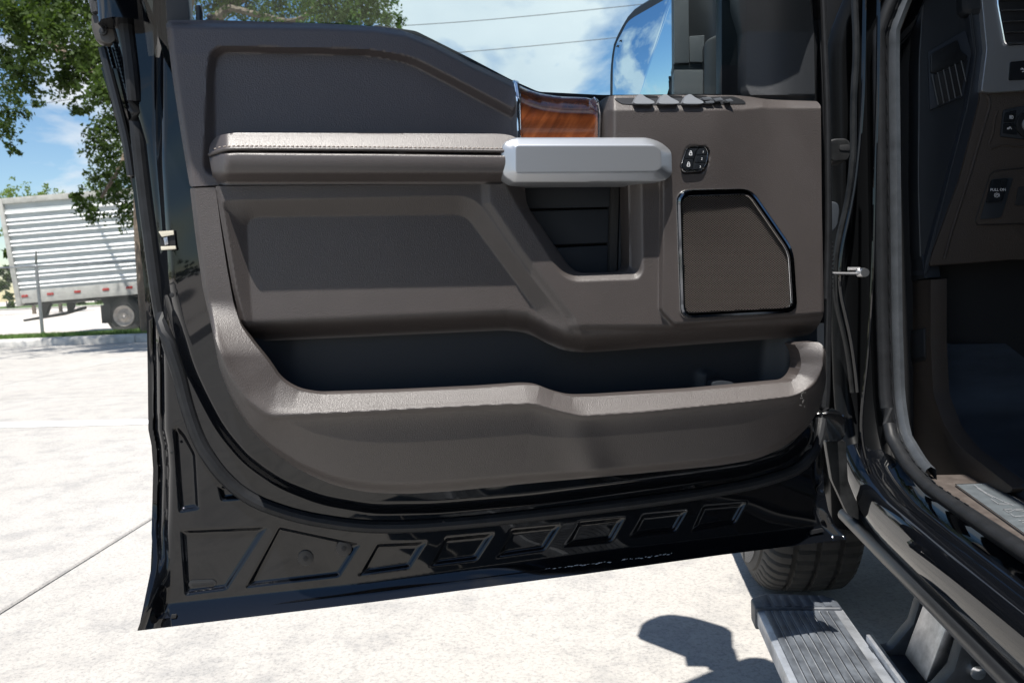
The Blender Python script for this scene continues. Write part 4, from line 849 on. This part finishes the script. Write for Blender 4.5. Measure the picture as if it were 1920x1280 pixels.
# chain link fence
f0 = bpz([(80, 626)], gz)[0]
fplane = lambda p: hit(p, f0, KN)
zr = fplane([(70, 497)])[0][2]; GALV = mat('galvanised_steel', (.30, .31, .32), .45, metal=.7, var=(30, .2))
FEN = root('chain_link_fence', 'galvanised chain link fence standing on the grass behind the kerb', 'fence', f0)
for i in (-2, -1, 0, 1, 2):
    b = f0+KD*i*3.05; m = MB(); m.tube([b-ZD*.03, b+ZD*(zr-gz)], .038, 12); m.obj('post', GALV, FEN)
    m = MB(); m.tube([b+ZD*(zr-gz-.01), b+ZD*(zr-gz+.05), b+ZD*(zr-gz+.32)+KD*.12-KN*.12], [.044, .030, .016], 10); m.obj('barb_arm', GALV, FEN)
m = MB(); m.tube([f0-KD*6.5+ZD*(zr-gz-.02), f0+KD*6.5+ZD*(zr-gz-.02)], .021, 8); m.obj('top_rail', GALV, FEN)
hh = zr-gz-.06; m = MB(); sp_ = .075; x = -4.0
while x < 6.0:
    for sgn in (1, -1):
        a = f0+KD*x+ZD*.03+KN*(.004*sgn-.045); b = a+KD*sgn*hh+ZD*hh
        m.tube([a, b], .0028, 3, caps=False)
    x += sp_*1.0
tag(m.obj('chain_link_mesh', GALV, FEN, smooth=True, autos=180), kind='stuff')
# trailer
TY = 21.6
def bt(p, dy=0.): return bpy_(p, TY+dy)
TRL = root('box_trailer', 'weathered silver ribbed box trailer parked behind the chain link fence', 'trailer', bt([(140, 618)])[0]*np.array([1, 1, 0]))
ALUS = mat('weathered_aluminium', (.50, .525, .53), .6, metal=.0, var=(1.2, .12, None, (1, 1, 3)), bump=('noise', 3, .15, .02))
ALUR = mat('aluminium_rib', (.70, .72, .73), .5, metal=.0)
RAILM = mat('trailer_rail', (.36, .36, .34), .6, var=(5, .25)); UNDER = mat('trailer_underframe', (.012, .012, .012), .7); REDR = mat('red_reflector', (.32, .02, .015), .35)
sl_ = -.082
def trow(y0, x): return y0+sl_*(x-5)
def lx_(y): return np.interp(y, [378, 578], [-3, 35])
ribs_y = [401, 414.5, 422, 435, 442, 455, 462, 476, 482.5, 495.5, 503, 515, 522, 535, 541.5]
edges = [383]+ribs_y+[549]
XR = 470
for y0, y1 in zip(edges[:-1], edges[1:]):
    a = bt([(lx_(y0), trow(y0, lx_(y0))), (XR, trow(y0, XR)), (XR, trow(y1, XR)), (lx_(y1), trow(y1, lx_(y1)))], .03); m = MB(); m.prism(a, (0, .05, 0)); m.obj('side_panel', ALUS, TRL, smooth=False)
for y0 in ribs_y:
    a, b = bt([(lx_(y0), trow(y0, lx_(y0))), (XR, trow(y0, XR))], .025); m = MB(); pr = [(0, .034), (-.045, -.004), (-.045, -.02), (0, -.03)]
    V = [a+np.array([0, d, z]) for d, z in pr]+[b+np.array([0, d, z]) for d, z in pr]
    m.add(V, [(0, 1, 2, 3), (7, 6, 5, 4)]+[(q, q+4, (q+1) % 4+4, (q+1) % 4) for q in range(4)]); m.obj('side_rib', ALUR, TRL, smooth=False)
def tbox(name, poly, dy, dep, mt, parent=TRL, bevel=.01): m = MB(); m.prism(bt(poly, dy), (0, dep, 0)); return m.obj(name, mt, parent, bevel=bevel)
tbox('top_rail', [(lx_(372), trow(372, 0)), (XR, trow(372, XR)), (XR, trow(383, XR)), (lx_(383), trow(383, 0))], -.03, .12, RAILM)
tbox('bottom_rail', [(lx_(548), trow(548, 29)), (XR, trow(548, XR)), (XR, trow(572, XR)), (35, trow(572, 35)), (34, trow(575, 34))], -.02, .10, RAILM)
tbox('corner_post', [(-6, trow(372, 0)), (2, trow(372, 2)), (40, trow(574, 40)), (31, trow(577, 31))], -.05, .16, RAILM)
b0 = bt([(-3, 378), (XR, trow(378, XR)), (XR, trow(572, XR)), (34, 574)], .1); m = MB(); m.prism(b0, (0, 2.4, 0)); m.obj('trailer_body', UNDER, TRL)
for cx in (46, 94, 145, 198, 242): tbox('reflector', [(cx-6, trow(556, cx-6)), (cx+6, trow(556, cx+6)), (cx+6, trow(560.5, cx+6)), (cx-6, trow(560.5, cx-6))], -.035, .02, REDR, TRL, .002)
tbox('landing_leg', [(74, 565), (95, 564), (84, 596), (76, 598)], .4, .15, UNDER); tbox('landing_leg', [(124, 562), (141, 561), (134, 582), (126, 583)], 1.6, .15, UNDER)
tbox('brace_beam', [(43, 599), (120, 585), (158, 574), (160, 579), (120, 591), (44, 603)], .3, .1, UNDER)
tbox('mud_flap', [(188, 572), (206, 570), (208, 606), (191, 606)], .25, .04, UNDER)
tbox('wheel_housing', [(188, 560), (320, 552), (320, 578), (262, 574), (200, 580)], .5, .3, UNDER)
for cx, cy, dy in ((232, 592, .30), (306, 588, .30), (232, 592, 1.9), (306, 588, 1.9)):
    c = bt([(cx, cy)], dy)[0]; pxm = FPX/(TY+dy); V, f = lathe([(.0, .02), (-.02, .09), (.03, .12), (.05, .20), (.0, .25), (-.01, .285), (.02, .29)], c, np.array([0, 1., 0]), 28)
    W_ = obj('trailer_wheel', V, f, mat('dirty_wheel_steel', (.38, .35, .32), .6, var=(9, .35)) if 'dirty_wheel_steel' not in MATS else MATS['dirty_wheel_steel'], TRL, True, None, 40)
    V, f = lathe([(.02, .285), (.0, .33), (-.005, .42), (.03, .50), (.12, .515), (.22, .50), (.25, .42), (.25, .29)], c, np.array([0, 1., 0]), 36); obj('tyre', V, f, TYRE, W_, True, None, 40)
# low concrete wall, far lawn, bollard and a dark blue car beyond the trailer
wl0, wl1 = bpz([(-300, 594), (520, 560)], 0.0); m = MB(); dv = wl1-wl0; m.prism([wl0, wl1, wl1+np.array([0, .25, 0]), wl0+np.array([0, .25, 0])], ZD*.14)
tag(m.obj('far_kerb', KERBM), kind='structure')
lw = MB(); a0 = wl0+np.array([0, .3, 0]); a1 = wl1+np.array([0, .3, 0]); lw.add([a0+ZD*.02, a1+ZD*.02, a1+np.array([20, 60, .02]), a0+np.array([-40, 60, .02])], [(0, 1, 2, 3)]); tag(lw.obj('lawn', TURF, smooth=False), kind='structure')
c = bpz([(13, 573)], .03)[0]; m = MB(); m.tube([c, c+ZD*.95, c+ZD*.99], [.12, .12, .10], 12); o = m.obj('bollard', mat('weathered_timber', (.13, .12, .11), .8)); tag(o, 'short grey timber bollard on the lawn past the trailer corner', 'bollard')
CARB = mat('dark_blue_car_paint', (.012, .025, .06), .25, coat=1)
cc_ = bpz([(-12, 566)], .02)[0]; CAR = root('parked_car', 'dark blue car parked on the lawn beyond the trailer', 'car', cc_)
cv = [(-2.2, .25), (-2.2, .75), (-1.3, .92), (-.8, 1.38), (.8, 1.42), (1.5, .95), (2.2, .85), (2.25, .3)]
m = MB(); m.prism([cc_+np.array([a, 0, b]) for a, b in cv], (0, 1.7, 0)); m.obj('body', CARB, CAR, bevel=.06)
m = MB(); m.prism([cc_+np.array([a, -.01, b]) for a, b in [(-1.1, .98), (-.7, 1.32), (.72, 1.35), (1.2, .98)]], (0, .02, 0)); m.obj('side_window', BLKPL, CAR)
for q in (-1.4, 1.4):
    for dy in (-.03, 1.52): V, f = lathe([(0, .02), (0, .2), (.0, .32), (.2, .32), (.2, .02)], cc_+np.array([q, dy, .31]), np.array([0, 1., 0]), 20); obj('wheel', V, f, TYRE, CAR, True, None, 40)
# ---- trees
BARK = mat('bark', (.13, .10, .075), .9, bump=('noise', 18, .8, .03), var=(6, .35))
def leaf_mat(name, c1, c2):
    m = mat(name, c1, .6, spec=.2, var=(.9, .3, c2)); t = m.node_tree; b = t.nodes['Principled BSDF']
    tr = t.nodes.new('ShaderNodeBsdfTranslucent'); tr.inputs[0].default_value = (c2[0]*1.4, c2[1]*1.5, c2[2]*.8, 1); mxs = t.nodes.new('ShaderNodeMixShader'); mxs.inputs[0].default_value = .3
    o = t.nodes['Material Output']; t.links.new(b.outputs[0], mxs.inputs[1]); t.links.new(tr.outputs[0], mxs.inputs[2]); t.links.new(mxs.outputs[0], o.inputs[0]); return m
LEAF1 = leaf_mat('oak_leaves', (.016, .034, .009), (.06, .098, .022)); LEAF2 = leaf_mat('light_leaves', (.08, .13, .025), (.15, .21, .05))
def leaves(name, clumps, size, mt, parent):
    """clumps: (centre, radius, count) -> folded leaf faces; denser round short twigs"""
    Vs = []
    for c, r, n_ in clumps:
        tw = RNG.normal(0, .55, (max(4, n_//14), 3))*r; base = tw[RNG.integers(0, len(tw), n_)]; P = c+base+RNG.normal(0, .10, (n_, 3))*min(1, r*2)*np.array([1, 1, .8])
        u = RNG.normal(size=(n_, 3)); u /= np.linalg.norm(u, axis=1)[:, None]; v = np.cross(u, RNG.normal(size=(n_, 3))); v /= np.linalg.norm(v, axis=1)[:, None]
        sz = RNG.uniform(.6, 1.3, n_)[:, None]*size; Vs.append(np.stack([P-u*sz*.5, P+v*sz*.28, P+u*sz*.5, P-v*sz*.28], 1))
    V = np.concatenate(Vs).reshape(-1, 3); f = np.arange(len(V)).reshape(-1, 4).tolist()
    return obj(name, V, f, mt, parent, False)
OY = 17.4
OAK = root('oak_tree', 'spreading live oak with a leaning limb and hanging branches beside the fence', 'tree', bpz([(292, 622)], gz)[0]*np.array([1, 1, 0])+ZD*gz)
ob = WL[OAK.name]; OY = ob[1]
def by(p, y): return bpy_([p], y)[0]
m = MB(); m.tube(smooth3([ob-ZD*.1, by((283, 520), OY), by((274, 400), OY), by((285, 250), OY-.2), by((320, 120), OY-.4), by((360, -80), OY-.6)], 24, .5), np.linspace(.30, .20, 24), 12); m.obj('trunk', BARK, OAK)
LIMBS = [[(285, 245), (205, 162), (135, 114), (80, 64), (52, 0), (30, -90), (-40, -220)], [(90, 72), (78, 40), (74, 0), (90, -80)], [(320, 120), (420, 20), (540, -60), (650, -140)], [(250, 210), (235, 300), (190, 370)], [(330, 80), (300, -120), (180, -300)], [(360, -80), (480, -260), (640, -420)], [(40, -60), (-120, -120), (-260, -100)], [(430, 15), (552, 45), (600, 10), (620, -60)]]
for i, L_ in enumerate(LIMBS):
    P = [by(q, OY-.3-.9*j*(.5 if i % 2 else -.35)) for j, q in enumerate(L_)]; r0 = .15 if i in (0, 2, 5) else .07
    m = MB(); m.tube(smooth3(P, 26, .5), np.linspace(r0, .03, 26), 9); m.obj('limb', BARK, OAK)
cl = []
def C(x, y, r, n_, dy=None):
    Y_ = (OY+random.uniform(-1.6, 1.2) if y > 190 else random.uniform(11.8, 14.4)) if dy is None else OY+dy
    cl.append((by((x, y), Y_), r*Y_/OY*1.05, int(n_*1.9)))
for x, y, r, n_ in [(20, 25, .38, 520), (62, 95, .3, 300), (112, 55, .42, 560), (160, 25, .42, 560), (172, 100, .4, 520), (122, 150, .28, 320), (38, 150, .34, 360), (18, 205, .32, 360), (8, 250, .26, 200), (205, 75, .42, 560), (196, 165, .36, 460), (150, 118, .32, 340), (212, 232, .36, 420), (200, 300, .30, 360), (182, 268, .26, 260), (232, 268, .34, 420), (165, 382, .20, 200), (192, 338, .26, 300), (178, 402, .20, 190), (215, 362, .26, 330), (242, 330, .34, 430), (142, 368, .14, 110), (238, 400, .26, 330), (100, 15, .4, 460), (45, 60, .3, 280), (70, 195, .14, 70), (30, 290, .12, 50), (5, 110, .3, 300), (250, 60, .4, 460), (150, 205, .2, 150), (225, 130, .34, 400), (250, 200, .34, 420), (20, -40, .5, 600), (120, -50, .5, 700), (200, -40, .5, 700)]: C(x, y, r, n_)
for x, y, r, n_ in [(375, 12, .3, 260), (450, 10, .3, 300), (480, 30, .3, 260), (520, 15, .28, 240), (570, 25, .3, 260), (610, 20, .34, 340), (650, 18, .36, 420), (690, 25, .34, 400), (722, 38, .24, 220), (745, 48, .16, 100), (640, 45, .3, 280), (580, 0, .4, 340), (680, -15, .45, 560), (715, 0, .25, 220), (500, -30, .5, 420), (420, -30, .5, 420), (610, -60, .55, 640)]: C(x, y, r, n_, random.uniform(-1.5, 1.5))
for i in range(56): C(random.uniform(-260, 420), random.uniform(-330, -40), .5, 420, random.uniform(12.2, 14.6)-OY)
for i in range(80):
    a = random.uniform(0, 6.28); rr = math.sqrt(random.random()); cl.append((np.array([ob[0]-.4+5.8*rr*math.cos(a), ob[1]-2.2+4.2*rr*math.sin(a), 8.2+random.uniform(-1.2, 2.0)-1.6*rr*rr]), .75, 300))
tag(leaves('crown', cl, .085, LEAF1, OAK), kind='stuff')
def small_tree(x, y, ytop, Y, w_, mt, label, n_=3200, sz=.19):
    b = np.array([by((x, y), Y)[0], Y, 0]); zt_ = by((x, ytop), Y)[2]; T_ = root('leafy_tree', label, 'tree', b, 'trees behind the trailer')
    m = MB(); m.tube([b-ZD*.1, b+ZD*zt_*.45, b+ZD*zt_*.9+np.array([.2, 0, 0])], [.14, .10, .03], 8); m.obj('trunk', BARK, T_)
    cs = [(b+np.array([random.gauss(0, w_*.45), random.gauss(0, w_*.3), zt_*random.uniform(.45, .93)]), w_*.32, n_//9) for _ in range(9)]
    tag(leaves('crown', cs, sz, mt, T_), kind='stuff')
small_tree(-30, 560, 338, 58, 2.8, LEAF2, 'light green bushy tree topping the trailer at the photo edge')
small_tree(62, 560, 344, 58, 3.1, LEAF2, 'light green thin tree rising over the middle of the trailer roof')
small_tree(112, 560, 338, 60, 2.1, LEAF2, 'narrow light green tree over the trailer roof beside the oak leaves')
small_tree(210, 560, 345, 60, 3.0, LEAF2, 'light green tree behind the hanging oak leaves')
# distant wood all round the lot
cs = []
for i in range(440):
    a = i/440*6.283+random.uniform(-.02, .02)
    R_ = 130+random.uniform(-12, 12); cs.append((np.array([R_*math.sin(a), R_*math.cos(a), random.uniform(1.2, 4.4)]), 3.6, 150))
tag(leaves('far_wood', cs, 1.5, LEAF1, None), 'low far wood along the horizon around the lot', 'wood', kind='stuff')
# overhead cables
CAB = mat('overhead_cable', (.03, .032, .035), .6)
for i, (P, Y, lb) in enumerate((([(500, 62), (880, 42), (1175, 12), (1600, -36)], 38, 'upper dark overhead cable crossing the sky above the wood inlay'), ([(500, 124), (880, 98), (1150, 72), (1600, 24)], 38, 'lower dark overhead cable crossing the sky above the wood inlay'), ([(-200, 226), (60, 197), (130, 187), (240, 172), (330, 158)], 46, 'faint overhead cable in the sky gap left of the door'))):
    q = np.array([by(p, Y) for p in P]); d0 = (q[1]-q[0])/np.linalg.norm(q[1]-q[0]); d1 = (q[-1]-q[-2])/np.linalg.norm(q[-1]-q[-2])
    m = MB(); m.tube(smooth3([q[0]-d0*25]+list(q)+([q[-1]+d1*25] if i < 2 else []), 40, 4), .017, 6); o = m.obj('overhead_cable', CAB); tag(o, lb, 'cable', 'overhead cables')
